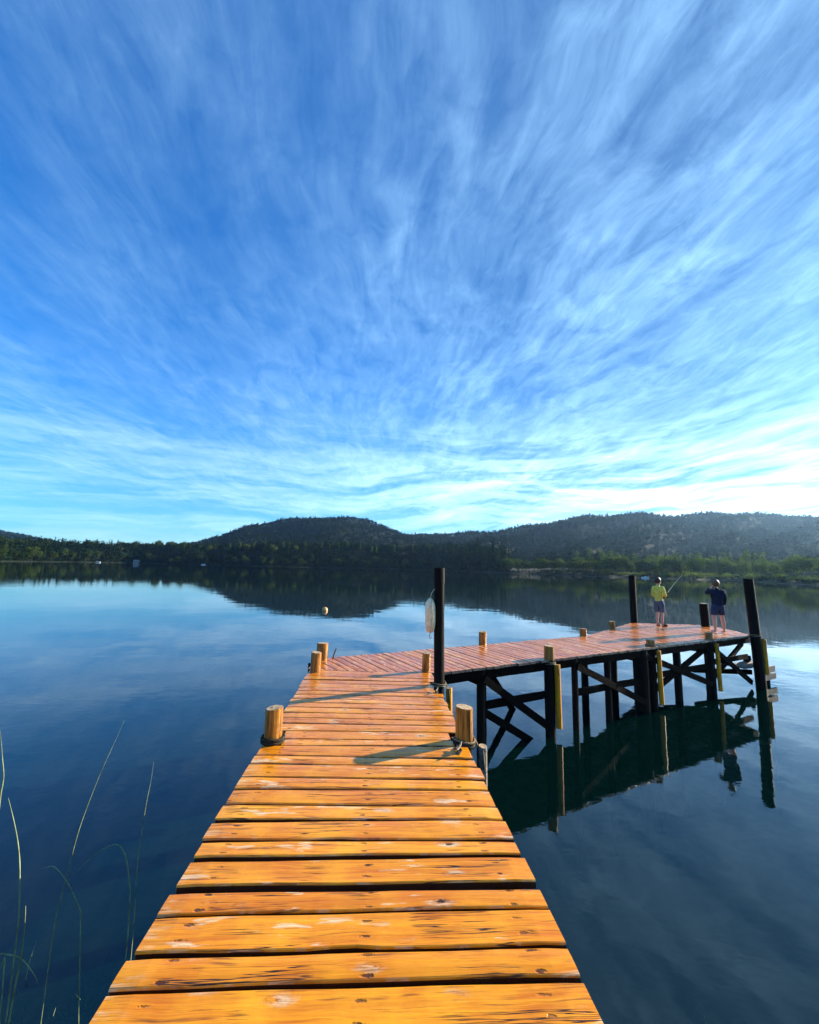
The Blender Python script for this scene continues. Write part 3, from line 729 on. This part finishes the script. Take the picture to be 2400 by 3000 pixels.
def land(x, Y):
    S_ = Sh(x); Rg = np.interp(x, *tR); T = np.interp(x, *tT); Hh = np.interp(x, *tH)
    T = np.where(np.asarray(x) > 1500, T * .8, T)
    h1 = np.maximum(3.02 + T / FPX * (S_ + 90) - 13.5, 1.5)
    right = np.clip((np.asarray(x) - 1480) / 150, 0, 1)
    ss = lambda t: np.clip(t, 0, 1) ** 2 * (3 - 2 * np.clip(t, 0, 1))
    d = Y - S_
    a = .55 * np.clip(d / 1.5, -2, 1) + 1.2 * ss(d / 14) + (h1 - 1.5) * ss((d - 8) / (85 + 30 * right))
    hr = 3.02 + Hh / FPX * Rg - 9
    t = np.clip((d - 140) / (Rg - S_ - 140), 0, 1)
    b = (hr - h1) * (t ** 1.5 * (1 - .35) + .35 * ss(t))
    z = a + np.maximum(b, -h1 * .5) + (3.5 * np.sin(x * .011 + Y * .013) + 2.5 * np.sin(x * .031 - Y * .021)) * ss((d - 150) / 300)
    z = z + 9 * np.sin(x * .019 + 2 * np.sin(Y * .004)) * np.sin(x * .0071 + Y * .0045) * ss((d - 200) / 250) * ss((Rg - Y) / 300)
    over = np.clip((Y - Rg) / 900, 0, 3)
    return np.where(Y > Rg, z - over * hr * .7, z)
xs = np.linspace(-1400, 3800, 420); ts = np.concatenate([[-12, -3, -1, -.3, 0, .4, 1, 2, 4, 7, 11, 16, 22, 30, 40, 52, 66, 80, 96, 112, 130, 150, 170, 190], 1000 + np.linspace(.01, 1.15, 64), [1001.3, 1001.6, 1002.0]])
XX, TT = np.meshgrid(xs, ts); S0 = Sh(XX); R0 = np.interp(XX, *tR); YY = np.where(TT < 900, S0 + TT, S0 + 190 + (TT - 1000) * (R0 - S0 - 190))
ZZ = land(XX, YY); ZZ = np.where(YY < S0, -.8 - (S0 - YY) * .15, ZZ)
V = np.stack([PX(XX) * YY, YY, ZZ], -1).reshape(-1, 3); nx = len(xs); ny = len(ts)
I = (np.arange(ny - 1)[:, None] * nx + np.arange(nx - 1)[None]).ravel(); F = np.stack([I, I + 1, I + nx + 1, I + nx], -1)
o = npmesh('hills', V, F, M['ground'], smooth=True); tag(o, 'low wooded hills rising behind the far shore', kind='structure')

# ---- foliage templates
def quads(pts, size, rg, nor=None):
    n = len(pts); 
    if nor is None: nor = pts - np.array([0, 0, .45])
    nor = nor / (np.linalg.norm(nor, axis=1)[:, None] + 1e-6) + rg.normal(size=(n, 3)) * .38
    nor /= np.linalg.norm(nor, axis=1)[:, None]
    a = rg.normal(size=(n, 3)); a -= (a * nor).sum(1)[:, None] * nor; a /= np.linalg.norm(a, axis=1)[:, None]
    b = np.cross(nor, a)
    s1 = size * rg.uniform(.6, 1.4, (n, 1)); s2 = s1 * rg.uniform(.5, .9, (n, 1))
    v = np.stack([pts - a * s1, pts - b * s2 + a * s1 * .1, pts + a * s1, pts + b * s2 - a * s1 * .1], 1).reshape(-1, 3)
    fi = np.arange(n * 4).reshape(-1, 4); return v, fi
def crown_pts(kind, rg, n):
    """unit height 1 incl. trunk; returns points"""
    P_ = []
    if kind == 'round':
        lobes = [(rg.uniform(-.22, .22), rg.uniform(-.22, .22), rg.uniform(.35, .82), rg.uniform(.12, .22)) for _ in range(11)]
        lobes.append((0, 0, .55, .28))
    elif kind == 'poplar':
        lobes = [(rg.uniform(-.04, .04), rg.uniform(-.04, .04), z, .10 * (1 - abs(z - .45) * 1.1) + .02) for z in np.linspace(.15, .93, 10)]
    elif kind == 'shrub':
        lobes = [(rg.uniform(-.5, .5), rg.uniform(-.4, .4), rg.uniform(.25, .7), rg.uniform(.2, .36)) for _ in range(8)]
    if kind == 'conifer':
        z = 1 - rg.uniform(0, 1, n) ** .55 * .90; rad = (1.0 - z) * .25 + .008
        tier = .75 + .25 * np.cos(z * 50); th = rg.uniform(0, 6.28, n); rr_ = rad * tier * rg.uniform(.45, 1.05, n) * (1 + .25 * np.sin(th * 3 + z * 9))
        return np.stack([rr_ * np.cos(th), rr_ * np.sin(th), z - rr_ * .18], 1), np.stack([np.cos(th), np.sin(th), .35 + .5 * np.cos(z * 50)], 1)
    wts = np.array([l[3] ** 2 for l in lobes]); wts /= wts.sum(); idx = rg.choice(len(lobes), n, p=wts); L = np.array(lobes)[idx]
    d = rg.normal(size=(n, 3)); d /= np.linalg.norm(d, axis=1)[:, None]
    rr_ = L[:, 3] * rg.uniform(.55, 1.08, n) * np.where(rg.uniform(size=n) < .08, 1.25, 1)
    zz = 1.0 if kind != 'poplar' else 1.0
    return L[:, :3] + d * rr_[:, None] * np.array([1, 1, .85 if kind != 'poplar' else 1.1]), d
KIND = {}
def make_tree(kind, i, nq, size):
    rg = np.random.default_rng(100 + i); pts, nor = crown_pts(kind, rg, nq)
    v, fi = quads(pts, size, rg, nor); me_mat = {'round': M['broad'], 'conifer': M['con'], 'poplar': M['pop'], 'shrub': M['pale']}[kind]
    co_ = npmesh('crown', v, fi, me_mat); 
    m = MB(); hh = .75 if kind in ('conifer', 'poplar') else .5
    m.tube([(0, 0, -.06), (.004, .003, hh * .3), (-.006, .004, hh * .7), (0, 0, hh)], [.022, .017, .011, .004], 7)
    if kind == 'round':
        for a in range(5):
            t = a * 1.26 + i; z = .2 + .05 * a; m.tube([(0, 0, z), (.1 * math.cos(t), .1 * math.sin(t), z + .12), (.19 * math.cos(t), .19 * math.sin(t), z + .28)], [.009, .006, .003], 5)
    tk = m.build('trunk', M['bark'])
    COL.objects.unlink(co_); COL.objects.unlink(tk)
    return co_.data, tk.data
TPL = {'round': [make_tree('round', i, 1500, .028) for i in range(4)], 'conifer': [make_tree('conifer', 10 + i, 1300, .020) for i in range(3)],
       'poplar': [make_tree('poplar', 20 + i, 1000, .018) for i in range(2)], 'shrub': [make_tree('shrub', 30 + i, 600, .05) for i in range(3)]}
NAMES = {'round': 'broadleaf_tree', 'conifer': 'conifer_tree', 'poplar': 'poplar_tree', 'shrub': 'shore_shrub'}
ntree = [0]
def tree(kind, x, dY, h, label, group, wide=1.0, mat=None, cat='tree'):
    Y = float(Sh(x)) + dY; X = float(PX(x)) * Y; z = float(land(x, Y))
    root = empty(NAMES[kind], (X, Y, z - .15), rnd.uniform(0, 6.28)); root.scale = (h * wide, h * wide, h)
    tag(root, label, cat, group); cd, td = rnd.choice(TPL[kind])
    a = bpy.data.objects.new('crown', cd); b = bpy.data.objects.new('trunk', td)
    for o_ in (a, b): COL.objects.link(o_); o_.parent = root
    if mat: a.material_slots[0].link = 'OBJECT'; a.material_slots[0].material = mat
    ntree[0] += 1
def spread(x0, x1, step): 
    x = x0
    while x < x1: yield x + rnd.uniform(-.3, .3) * step; x += step
G1 = 'dark trees along the left and middle far shore'
for x in spread(-140, 1240, 17):
    kd = 'conifer' if rnd.random() < .30 else 'round'
    tree(kd, x, rnd.uniform(2, 24), rnd.uniform(8, 16) * (1.25 if kd == 'conifer' else 1), ('dark pointed conifer' if kd == 'conifer' else 'dark bushy broadleaf tree') + ' low on the long far shore left of the tall black post', G1 + (' conifers' if kd == 'conifer' else ''))
for x in spread(-100, 560, 30):
    tree('conifer' if rnd.random() < .5 else 'round', x, rnd.uniform(75, 120), rnd.uniform(14, 20), 'tree standing out on the skyline of the low left shore', 'skyline trees on the low left shore', 1.1)
for x in spread(560, 1260, 24):
    tree('poplar' if rnd.random() < .5 else 'round', x, rnd.uniform(60, 84), rnd.uniform(13, 17), 'sunlit tree on top of the bank below the middle hill', 'sunlit trees on the bank below the middle hill', 1.1, M['knoll'] if rnd.random() < .6 else None)
for x in spread(1285, 1490, 11):
    tree('conifer', x, rnd.uniform(14, 70), rnd.uniform(20, 29), 'tall dark conifer in the dense clump behind the middle of the platform', 'tall conifers right of the tall black post', 1.15)
for x in spread(1480, 1610, 11):
    tree('poplar' if rnd.random() < .5 else 'round', x, rnd.uniform(6, 50), rnd.uniform(9, 14), 'slim mid-green tree in the dip right of the tall conifers', 'trees in the dip right of the conifers', 1.2)
for x in spread(1610, 1790, 10):
    tree('round', x, rnd.uniform(22, 60), rnd.uniform(9, 13.5), 'round bushy tree on the wooded knoll behind the short platform bollards', 'bushy trees on the wooded knoll', 1.2, M['knoll'])
for x in spread(1600, 1790, 17):
    tree('shrub', x, rnd.uniform(2, 10), rnd.uniform(3, 5), 'dark shrub at the waterline under the wooded knoll', 'shrubs under the wooded knoll', 1.2, M['broad'], 'shrub')
for x in spread(1700, 2240, 11):
    tree('conifer' if rnd.random() < .45 else 'poplar', x, rnd.uniform(85, 125), rnd.uniform(16, 22), 'slender tree in the hazy back row behind the two boys', 'slender trees in the hazy back row', 1.35)
for x in spread(1780, 2010, 12):
    tree('round', x, rnd.uniform(12, 45), rnd.uniform(9, 15), 'rounded backlit tree beyond the boy in yellow', 'rounded trees beyond the boy in yellow', 1.1, M['pop'] if rnd.random() < .5 else M['knoll'])
for x in spread(1960, 2340, 13):
    tree('poplar' if rnd.random() < .4 else 'round', x, rnd.uniform(34, 80), rnd.uniform(8, 15), 'pale green backlit tree on the flat shore behind the boy in navy', 'pale backlit trees behind the boy in navy', 1.2, M['pop'])
for x in spread(1800, 2440, 11):
    tree('shrub', x, rnd.uniform(4, 18), rnd.uniform(1.6, 3.4), 'bright yellow-green shrub on the low bank at the right', 'bright shrubs on the low bank', 1.7, None, 'shrub')
tree('round', 2378, 26, 12.0, 'large round sunlit tree standing alone at the right edge of the far shore', None, 1.15, M['pop'])
for x in (2310, 2425, 2455, 2500): tree('poplar', x, rnd.uniform(20, 34), rnd.uniform(8, 10), 'slim pale tree beside the large round tree at the right edge', 'slim trees beside the large round tree', 1.2)

# ---- far forest (nobody could count it)
def forest(name, label, npl, fY, hmin, hmax, nq, seed, xr_=(-500, 2900), size=.07, conp=.3, kinds=('conifer', 'round')):
    rg = np.random.default_rng(seed); tp = []
    for i_ in range(5):
        kd = kinds[0] if i_ < 2 else kinds[1]; p_, q_ = crown_pts(kd, rg, nq); v, _ = quads(p_, size, rg, q_); tp.append(v)
    x = rg.uniform(*xr_, npl); Y = fY(x, rg); z = land(x, Y); h = rg.uniform(hmin * .8, hmax * 1.05, npl) * rg.choice([.8, 1, 1, 1.3], npl)
    wd_ = rg.uniform(.85, 1.25, npl); th = rg.uniform(0, 6.28, npl); ti = np.where(rg.uniform(size=npl) < conp, rg.integers(0, 2, npl), rg.integers(2, 5, npl))
    T = np.stack(tp)[ti]; cth, sth = np.cos(th)[:, None], np.sin(th)[:, None]
    vx = (T[..., 0] * cth - T[..., 1] * sth) * (h * wd_)[:, None] + (PX(x) * Y)[:, None]; vy = (T[..., 0] * sth + T[..., 1] * cth) * (h * wd_)[:, None] + Y[:, None]
    vz = T[..., 2] * h[:, None] + z[:, None] - .5
    V = np.stack([vx, vy, vz], -1).reshape(-1, 3); F = np.arange(len(V)).reshape(-1, 4)
    clump = .5 + .5 * np.sin(x * .02 + Y * .01) * np.sin(x * .007 - Y * .02)
    rv = np.clip(rg.uniform(0, 1, npl) ** 2 * .9 + clump * .35 - .05, 0, 1); A = np.repeat(rv, T.shape[1]); A = np.stack([A, A, A], -1)
    o_ = npmesh(name, V, F, M['forest'], A); tag(o_, label, kind='stuff'); return o_
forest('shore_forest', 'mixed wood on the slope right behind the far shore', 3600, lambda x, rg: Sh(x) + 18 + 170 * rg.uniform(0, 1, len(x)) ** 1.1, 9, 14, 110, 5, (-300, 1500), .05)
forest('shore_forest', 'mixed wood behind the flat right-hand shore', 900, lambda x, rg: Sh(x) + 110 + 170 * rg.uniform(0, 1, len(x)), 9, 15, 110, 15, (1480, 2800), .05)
forest('shore_undergrowth', 'dark bushes crowding the waterline of the far shore', 900, lambda x, rg: Sh(x) + 1.5 + 15 * rg.uniform(0, 1, len(x)), 2.2, 4.2, 90, 25, (-350, 1500), .09, kinds=('shrub', 'shrub'))
forest('shore_undergrowth', 'low bushes along the waterline of the right-hand shore', 420, lambda x, rg: Sh(x) + 2 + 26 * rg.uniform(0, 1, len(x)) ** 1.3, 1.2, 2.8, 90, 26, (1480, 2700), .09, kinds=('shrub', 'shrub'))
def hillY(x, rg):
    S_ = Sh(x); Rg = np.interp(x, *tR); t = rg.uniform(0, 1, len(x)) ** .75
    return S_ + 180 + t * (Rg + 40 - S_ - 180)
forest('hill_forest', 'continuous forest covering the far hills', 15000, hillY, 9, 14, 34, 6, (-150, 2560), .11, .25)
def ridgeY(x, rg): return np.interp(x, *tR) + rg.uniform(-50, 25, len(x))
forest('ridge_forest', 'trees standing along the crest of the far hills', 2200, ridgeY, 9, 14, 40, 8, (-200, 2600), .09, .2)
print('individual trees', ntree[0])

# ---- small houses and boats on the far shore
def house(x, dY, w, d_, h, label, cat='house', nm='shore_house', z_=None):
    Y = float(Sh(x)) + dY; X = float(PX(x)) * Y; z = float(land(x, Y)) if z_ is None else z_
    e_ = empty(nm, (X, Y, z), .1); tag(e_, label, cat)
    m = MB(); m.box(0, 0, h / 2 - .3, w, d_, h + .6); m.build('wall', M['wallw'], e_)
    m = MB(); q_ = .4
    vs = [(-w / 2 - q_, -d_ / 2 - q_, h), (w / 2 + q_, -d_ / 2 - q_, h), (w / 2 + q_, d_ / 2 + q_, h), (-w / 2 - q_, d_ / 2 + q_, h), (-w / 2 - q_, 0, h + 1.8), (w / 2 + q_, 0, h + 1.8)]
    m.add(vs, [(0, 1, 5, 4), (2, 3, 4, 5), (0, 4, 3), (1, 2, 5), (3, 2, 1, 0)]); m.build('roof', M['roofd'], e_)
    for sx in (-.25, .25): m = MB(); m.box(sx * w, -d_ / 2 - .02, h * .55, w * .18, .06, h * .35); m.build('window', M['pane'], e_)
    m = MB(); m.box(0, -d_ / 2 - .02, h * .35, .9, .06, h * .7); m.build('door', M['beam'], e_)
house(405, 2, 8, 5, 2.6, 'small white boathouse right at the waterline on the left far shore', 'boathouse', 'boathouse')
house(352, 66, 6, 5, 5.5, 'little white house among the trees above the left far shore')
def boat(x, dY, L, label, rz=0.0):
    Y = float(Sh(x)) + dY; X = float(PX(x)) * Y
    e_ = empty('motorboat', (X, Y, 0.0), rz); tag(e_, label, 'boat')
    m = MB(); vs = []
    st_ = [(-.5, .16, .10), (-.2, .19, .12), (.1, .18, .10), (.35, .11, .06), (.5, .0, .0)]
    for a, b, k2 in st_:
        zt = .14 + .05 * (a + .5)
        vs += [(a * L, -b * L, zt * L), (a * L, -k2 * L, -.03 * L), (a * L, k2 * L, -.03 * L), (a * L, b * L, zt * L), (a * L, b * .85 * L, zt * .8 * L), (a * L, -b * .85 * L, zt * .8 * L)]
    fs = [(0, 1, 2, 3, 4, 5)]
    for i_ in range(4):
        for k2 in range(6): k3 = (k2 + 1) % 6; fs.append((i_ * 6 + k2, i_ * 6 + k3, i_ * 6 + 6 + k3, i_ * 6 + 6 + k2))
    m.add(vs, fs); m.build('hull', M['hull'], e_)
    m = MB(); m.box(-.02 * L, 0, .20 * L, .22 * L, .24 * L, .09 * L); m.build('cabin', M['hull'], e_)
    m = MB(); m.box(.10 * L, 0, .21 * L, .02 * L, .22 * L, .07 * L); m.build('windscreen', M['pane'], e_)
boat(1895, -6, 4.6, 'white motorboat moored close in, just left of the boy in yellow', .1)
boat(290, -5, 7, 'small white boat moored left of the boathouse', .2)
boat(600, -5, 6, 'small white boat moored right of the boathouse', -.1)

# ------------------------------------------------------------------ reeds and weed by the near shore
def on_plane(px, py, Y):
    d = f + r * ((px - 1200) / FPX) - u * ((py - 1500) / FPX); t = Y / d.y; return CP + d * t
def reed(path, Y, label, rad=.0035, grp='tall reed stalks in the near left water', foot=True, name='reed_stalk', curl=.0):
    pts = [on_plane(x / 2.156, 2000 + y / 2.156, Y) for x, y in path]
    out_ = []
    for i_ in range(len(pts) - 1):
        p0 = pts[max(i_ - 1, 0)]; p1 = pts[i_]; p2 = pts[i_ + 1]; p3 = pts[min(i_ + 2, len(pts) - 1)]
        for k2 in range(5):
            t = k2 / 5; out_.append(.5 * ((2 * p1) + (p2 - p0) * t + (2 * p0 - 5 * p1 + 4 * p2 - p3) * t * t + (-p0 + 3 * p1 - 3 * p2 + p3) * t ** 3))
    out_.append(pts[-1])
    n = len(out_); base = out_[-1].copy()
    if foot:
        d_ = (out_[-1] - out_[-4]).normalized(); ex = out_[-1] + Vector((d_.x * .3, 0, -max(.9, out_[-1].z + .7)))
        out_.append(ex); base = ex
    out_ = [Vector((p.x, p.y + .25 * math.sin(i_ / n * 3) * curl, p.z)) for i_, p in enumerate(out_)]
    m = MB(); m.tube([p - base for p in out_], [rad * .72 * (.25 + .75 * min(1, i_ / (n * .5))) for i_ in range(len(out_))], 6)
    e_ = m.build(name, M['reed'], smooth=True); e_.location = base; tag(e_, label, 'reed', grp if False else None); return e_
reed([(785, 240), (720, 385), (640, 560), (560, 760), (490, 960), (425, 1210), (380, 1380), (350, 1500), (320, 1690)], 3.0, 'tallest thin reed leaning right, highest of the stalks left of the jetty', .0036)
reed([(972, 500), (950, 640), (925, 760), (880, 1050), (860, 1250), (850, 1480)], 3.25, 'faint upright reed nearest to the jetty', .0034)
reed([(430, 1250), (480, 1200), (560, 1120), (640, 1060), (725, 1022), (775, 1055), (805, 1150), (815, 1240), (823, 1330), (815, 1480), (808, 1600)], 3.1, 'reed bent over in a broad arch beside the jetty', .0046)
reed([(270, 1178), (310, 1162), (350, 1170), (415, 1245), (460, 1330), (510, 1440)], 3.0, 'short broken leaf crossing the tallest reed', .004, foot=True)
reed([(52, 728), (70, 800), (95, 910), (115, 1030), (125, 1180), (120, 1450), (108, 1600)], 2.9, 'curved bright reed standing near the left edge of the photo', .0050)
reed([(0, 300), (8, 380), (15, 480), (23, 580), (15, 650), (5, 705), (-15, 900), (-30, 1300)], 2.8, 'reed tip just entering at the left edge of the photo', .0050)
reed([(162, 1410), (158, 1500), (145, 1650), (128, 1760), (100, 1900), (75, 2040), (55, 2156)], 2.45, 'thick pale reed crossing in front at the lower left', .0055, foot=True)
reed([(240, 1905), (225, 1860), (180, 1795), (140, 1750), (100, 1730), (40, 1718), (0, 1717), (-60, 1760), (-100, 2000)], 2.4, 'drooping reed leaf bowed down at the lower left corner', .005)
reed([(0, 1810), (20, 1760), (32, 1735)], 2.4, 'short pale reed stub at the left edge below the drooping leaf', .004, foot=True)
rg = np.random.default_rng(77)
def blades(n, xr_, yr_, seed, dens=1.0):
    rg = np.random.default_rng(seed); V = []; F = []; A = []
    for i_ in range(n):
        x = rg.uniform(*xr_); y = rg.uniform(*yr_); zb = -.55 - 7.5 * max(0, (y - 1 + .25 * abs(x)) / 16)
        hgt = min(rg.uniform(.45, 1.9), -zb - .04); 
        a = rg.uniform(0, 6.28); ln_ = rg.uniform(.05, .45); w_ = rg.uniform(.006, .016); b = rg.uniform(0, 6.28); rv = rg.uniform()
        base_ = len(V); seg = 6
        for s2 in range(seg + 1):
            t = s2 / seg; cx = x + math.cos(a) * ln_ * t * t; cy = y + math.sin(a) * ln_ * t * t; cz = zb + hgt * (t if t < .8 else .8 + (t - .8) * .3)
            ww = w_ * (1 - t * .8); V += [(cx - math.cos(b) * ww, cy - math.sin(b) * ww, cz), (cx + math.cos(b) * ww, cy + math.sin(b) * ww, cz)]; A += [(rv, rv, rv)] * 2
        for s2 in range(seg): k2 = base_ + 2 * s2; F.append((k2, k2 + 1, k2 + 3, k2 + 2))
    return np.array(V), np.array(F), np.array(A)
V, F, A = blades(2600, (-5.5, -1.3), (1.6, 4.3), 21); o = npmesh('submerged_weed', V, F, M['weed'], A); tag(o, 'dark green weed under the water left of the jetty', kind='stuff')
rg = np.random.default_rng(5); m = MB()
for i_ in range(46):
    x0 = rg.uniform(-3.9, -1.9); y0_ = rg.uniform(2.1, 3.3); hh = rg.uniform(.05, .55) * (1.2 if x0 < -2.7 else .6); a = rg.uniform(0, 6.28); l_ = rg.uniform(.05, .3)
    m.tube([(x0 + math.cos(a) * l_ * t * t, y0_ + math.sin(a) * l_ * t * t, -.6 + (.6 + hh) * (t if t < .75 else .75 + (t - .75) * .2)) for t in (0, .2, .4, .6, .75, .88, 1)], [.003, .003, .0028, .0024, .002, .0014, .0006], 5)
o = m.build('shore_grass', M['reed'], smooth=True); tag(o, 'thin grass blades just breaking the water in the lower left corner', kind='stuff')
V, F, A = blades(260, (.9, 3.2), (1.4, 3.8), 22); o = npmesh('submerged_weed', V, F, M['weed'], A); tag(o, 'sparse weed under the water right of the jetty', kind='stuff')

# ------------------------------------------------------------------ haze
me = bpy.data.meshes.new('haze'); bm = bmesh.new()
bmesh.ops.create_cube(bm, size=1.0, matrix=Matrix.Translation((0, 1400, 145)) @ Matrix.Diagonal((11000, 6400, 320, 1))); bm.to_mesh(me); bm.free()
m, nt, out = newmat('haze_air'); g = N(nt)
pv = g.n('ShaderNodeVolumePrincipled', {'Color': c(.36, .64, 1.0), 'Density': .000055, 'Anisotropy': .6}); nt.links.new(pv.outputs[0], out.inputs['Volume'])
me.materials.append(m); hz_ = bpy.data.objects.new('haze', me); COL.objects.link(hz_); tag(hz_, 'thin blue morning haze over the lake', kind='stuff')

# ------------------------------------------------------------------ sun and sky
AZ = 25.5; EL = 17.0
sd = Vector((math.cos(math.radians(EL)) * math.cos(math.radians(AZ)), math.cos(math.radians(EL)) * math.sin(math.radians(AZ)), math.sin(math.radians(EL))))
sl = bpy.data.lights.new('sun', 'SUN'); sl.energy = 5.0; sl.angle = math.radians(.5); sl.color = (1.0, .90, .74)
so = bpy.data.objects.new('sun', sl); COL.objects.link(so); so.rotation_euler = (-sd).to_track_quat('-Z', 'Y').to_euler()
wld = bpy.data.worlds.new('World'); S.world = wld; wld.use_nodes = True; nt = wld.node_tree; nt.nodes.clear(); g = N(nt)
# SKYBEGIN
sky = g.n('ShaderNodeTexSky', sky_type='NISHITA', sun_disc=False); sky.sun_elevation = math.radians(EL); sky.sun_rotation = math.radians(90 - AZ)
sky.air_density = 1.0; sky.dust_density = .4; sky.ozone_density = 2.0; sky.altitude = 800
tc = g.n('ShaderNodeTexCoord').outputs['Generated']; X, Y, Z = g.sep(tc)
sunward = g.math('ADD', g.math('MULTIPLY', X, sd.x), g.math('ADD', g.math('MULTIPLY', Y, sd.y), g.math('MULTIPLY', Z, sd.z)))
zc = g.math('ADD', g.math('MAXIMUM', Z, 0.0), .06)
cx = g.math('DIVIDE', X, zc); cy = g.math('DIVIDE', Y, zc)
# drift of the cirrus: fine fibres running nearly straight away from the jetty
rot = math.radians(6)
px = g.math('ADD', g.math('MULTIPLY', cx, math.cos(rot)), g.math('MULTIPLY', cy, math.sin(rot)))
py = g.math('SUBTRACT', g.math('MULTIPLY', cy, math.cos(rot)), g.math('MULTIPLY', cx, math.sin(rot)))
def lay(vx, vy, fx, fy, seed, det, ro, di=0.0):
    return g.noise(g.comb(g.math('MULTIPLY', vx, fx), g.math('MULTIPLY', vy, fy), seed), 1.0, det, ro, di)
w1 = lay(px, py, 1.1, .8, 4.0, 3, .5); w2 = lay(px, py, 4.5, 3.0, 14.0, 3, .55)
pxw = g.math('ADD', px, g.math('ADD', g.math('MULTIPLY', g.math('SUBTRACT', w1, .5), .40), g.math('MULTIPLY', g.math('SUBTRACT', w2, .5), .07)))
pyw = g.math('ADD', py, g.math('MULTIPLY', g.math('SUBTRACT', w2, .5), .25))
big = lay(px, py, .55, .35, 9.0, 3, .5)
med = lay(pxw, pyw, 2.7, 1.35, 0.0, 8, .62, .15)
fib = lay(pxw, pyw, 15.0, 3.7, 5.0, 6, .66, .35)
rip = lay(pxw, pyw, 7.5, 6.5, 8.0, 6, .62, .5)
cov = g.math('ADD', g.math('MULTIPLY', med, .62), g.math('MULTIPLY', big, .38))
cov = g.mr(cov, .38, .66, .12, 1, smooth=False)
tex = g.math('ADD', g.math('MULTIPLY', fib, .58), g.math('MULTIPLY', rip, .42))
tex = g.mr(tex, .38, .66, .0, 1.0, smooth=False)
cl = g.math('MULTIPLY', cov, g.math('ADD', .26, g.math('MULTIPLY', tex, .62)))
# lower sheet : long thin bands
lx = g.math('ADD', X, g.math('MULTIPLY', g.math('SUBTRACT', w1, .5), .25))
zz = g.math('ADD', Z, g.math('MULTIPLY', X, -.05))
zz = g.math('ADD', zz, g.math('MULTIPLY', g.math('SUBTRACT', lay(X, Z, 3.0, 6.0, 31.0, 3, .5), .5), .10))
b1 = lay(lx, zz, 1.5, 13.0, 2.0, 9, .62, .35)
b2 = lay(lx, zz, 5.0, 42.0, 7.0, 6, .62, .6)
band = g.math('ADD', g.math('MULTIPLY', b1, .68), g.math('MULTIPLY', b2, .32))
band = g.mr(band, .45, .60, 0, 1.0, smooth=False)
wl = g.mr(Z, .40, .16, 0, 1)
cl = g.math('ADD', g.math('MULTIPLY', cl, g.mr(Z, .03, .26, .10, 1)), g.math('MULTIPLY', band, g.math('MULTIPLY', wl, g.mr(sunward, .1, .8, .68, 1.0))), clamp=True)
cl = g.math('MULTIPLY', cl, g.mr(sunward, -.5, .85, .55, .86), clamp=True)
kk = g.math('MULTIPLY', g.mr(sunward, .1, .95, .95, 1.6), g.math('MULTIPLY', g.mr(Z, .5, .08, 1.0, 1.55), g.math('ADD', 1.0, g.math('MULTIPLY', g.mr(sunward, .72, .95, 0, .8), g.mr(Z, .32, .05, 0, 1)))))
cloudc = g.vmath('MULTIPLY', g.mix(g.mr(Z, .45, .12), c(2.4, 4.3, 6.3), c(3.5, 4.8, 5.8)), g.comb(kk, kk, kk))
hsv = g.n('ShaderNodeHueSaturation', {'Color': sky.outputs[0], 'Saturation': 1.25, 'Value': 1.0, 'Hue': .5})
lowb = g.mr(Z, .42, .0, 0, 1)
dim = g.math('MULTIPLY', g.mr(sunward, .2, .95, 1.0, .45), g.mr(Z, .25, .02, .95, .74))
tint = g.mix(lowb, c(.37, 1.02, 1.50), c(.45, .98, 1.38))
tint = g.vmath('MULTIPLY', tint, g.comb(dim, dim, dim))
skyc = g.vmath('MULTIPLY', hsv.outputs[0], tint)
colr = g.mix(g.math('MULTIPLY', cl, .80), skyc, cloudc)
# SKYEND
bg = g.n('ShaderNodeBackground', {'Color': colr, 'Strength': .071}); wo = g.n('ShaderNodeOutputWorld'); nt.links.new(bg.outputs[0], wo.inputs[0])

# ------------------------------------------------------------------ render settings
S.view_settings.view_transform = 'Standard'; S.view_settings.look = 'None'; S.view_settings.gamma = 1.0
S.view_settings.exposure = 1.65
S.render.engine = 'CYCLES'; S.cycles.max_bounces = 8; S.cycles.transparent_max_bounces = 12; S.cycles.volume_bounces = 0
S.cycles.use_denoising = True; S.cycles.caustics_reflective = False; S.cycles.caustics_refractive = False
S.cycles.sample_clamp_indirect = 8
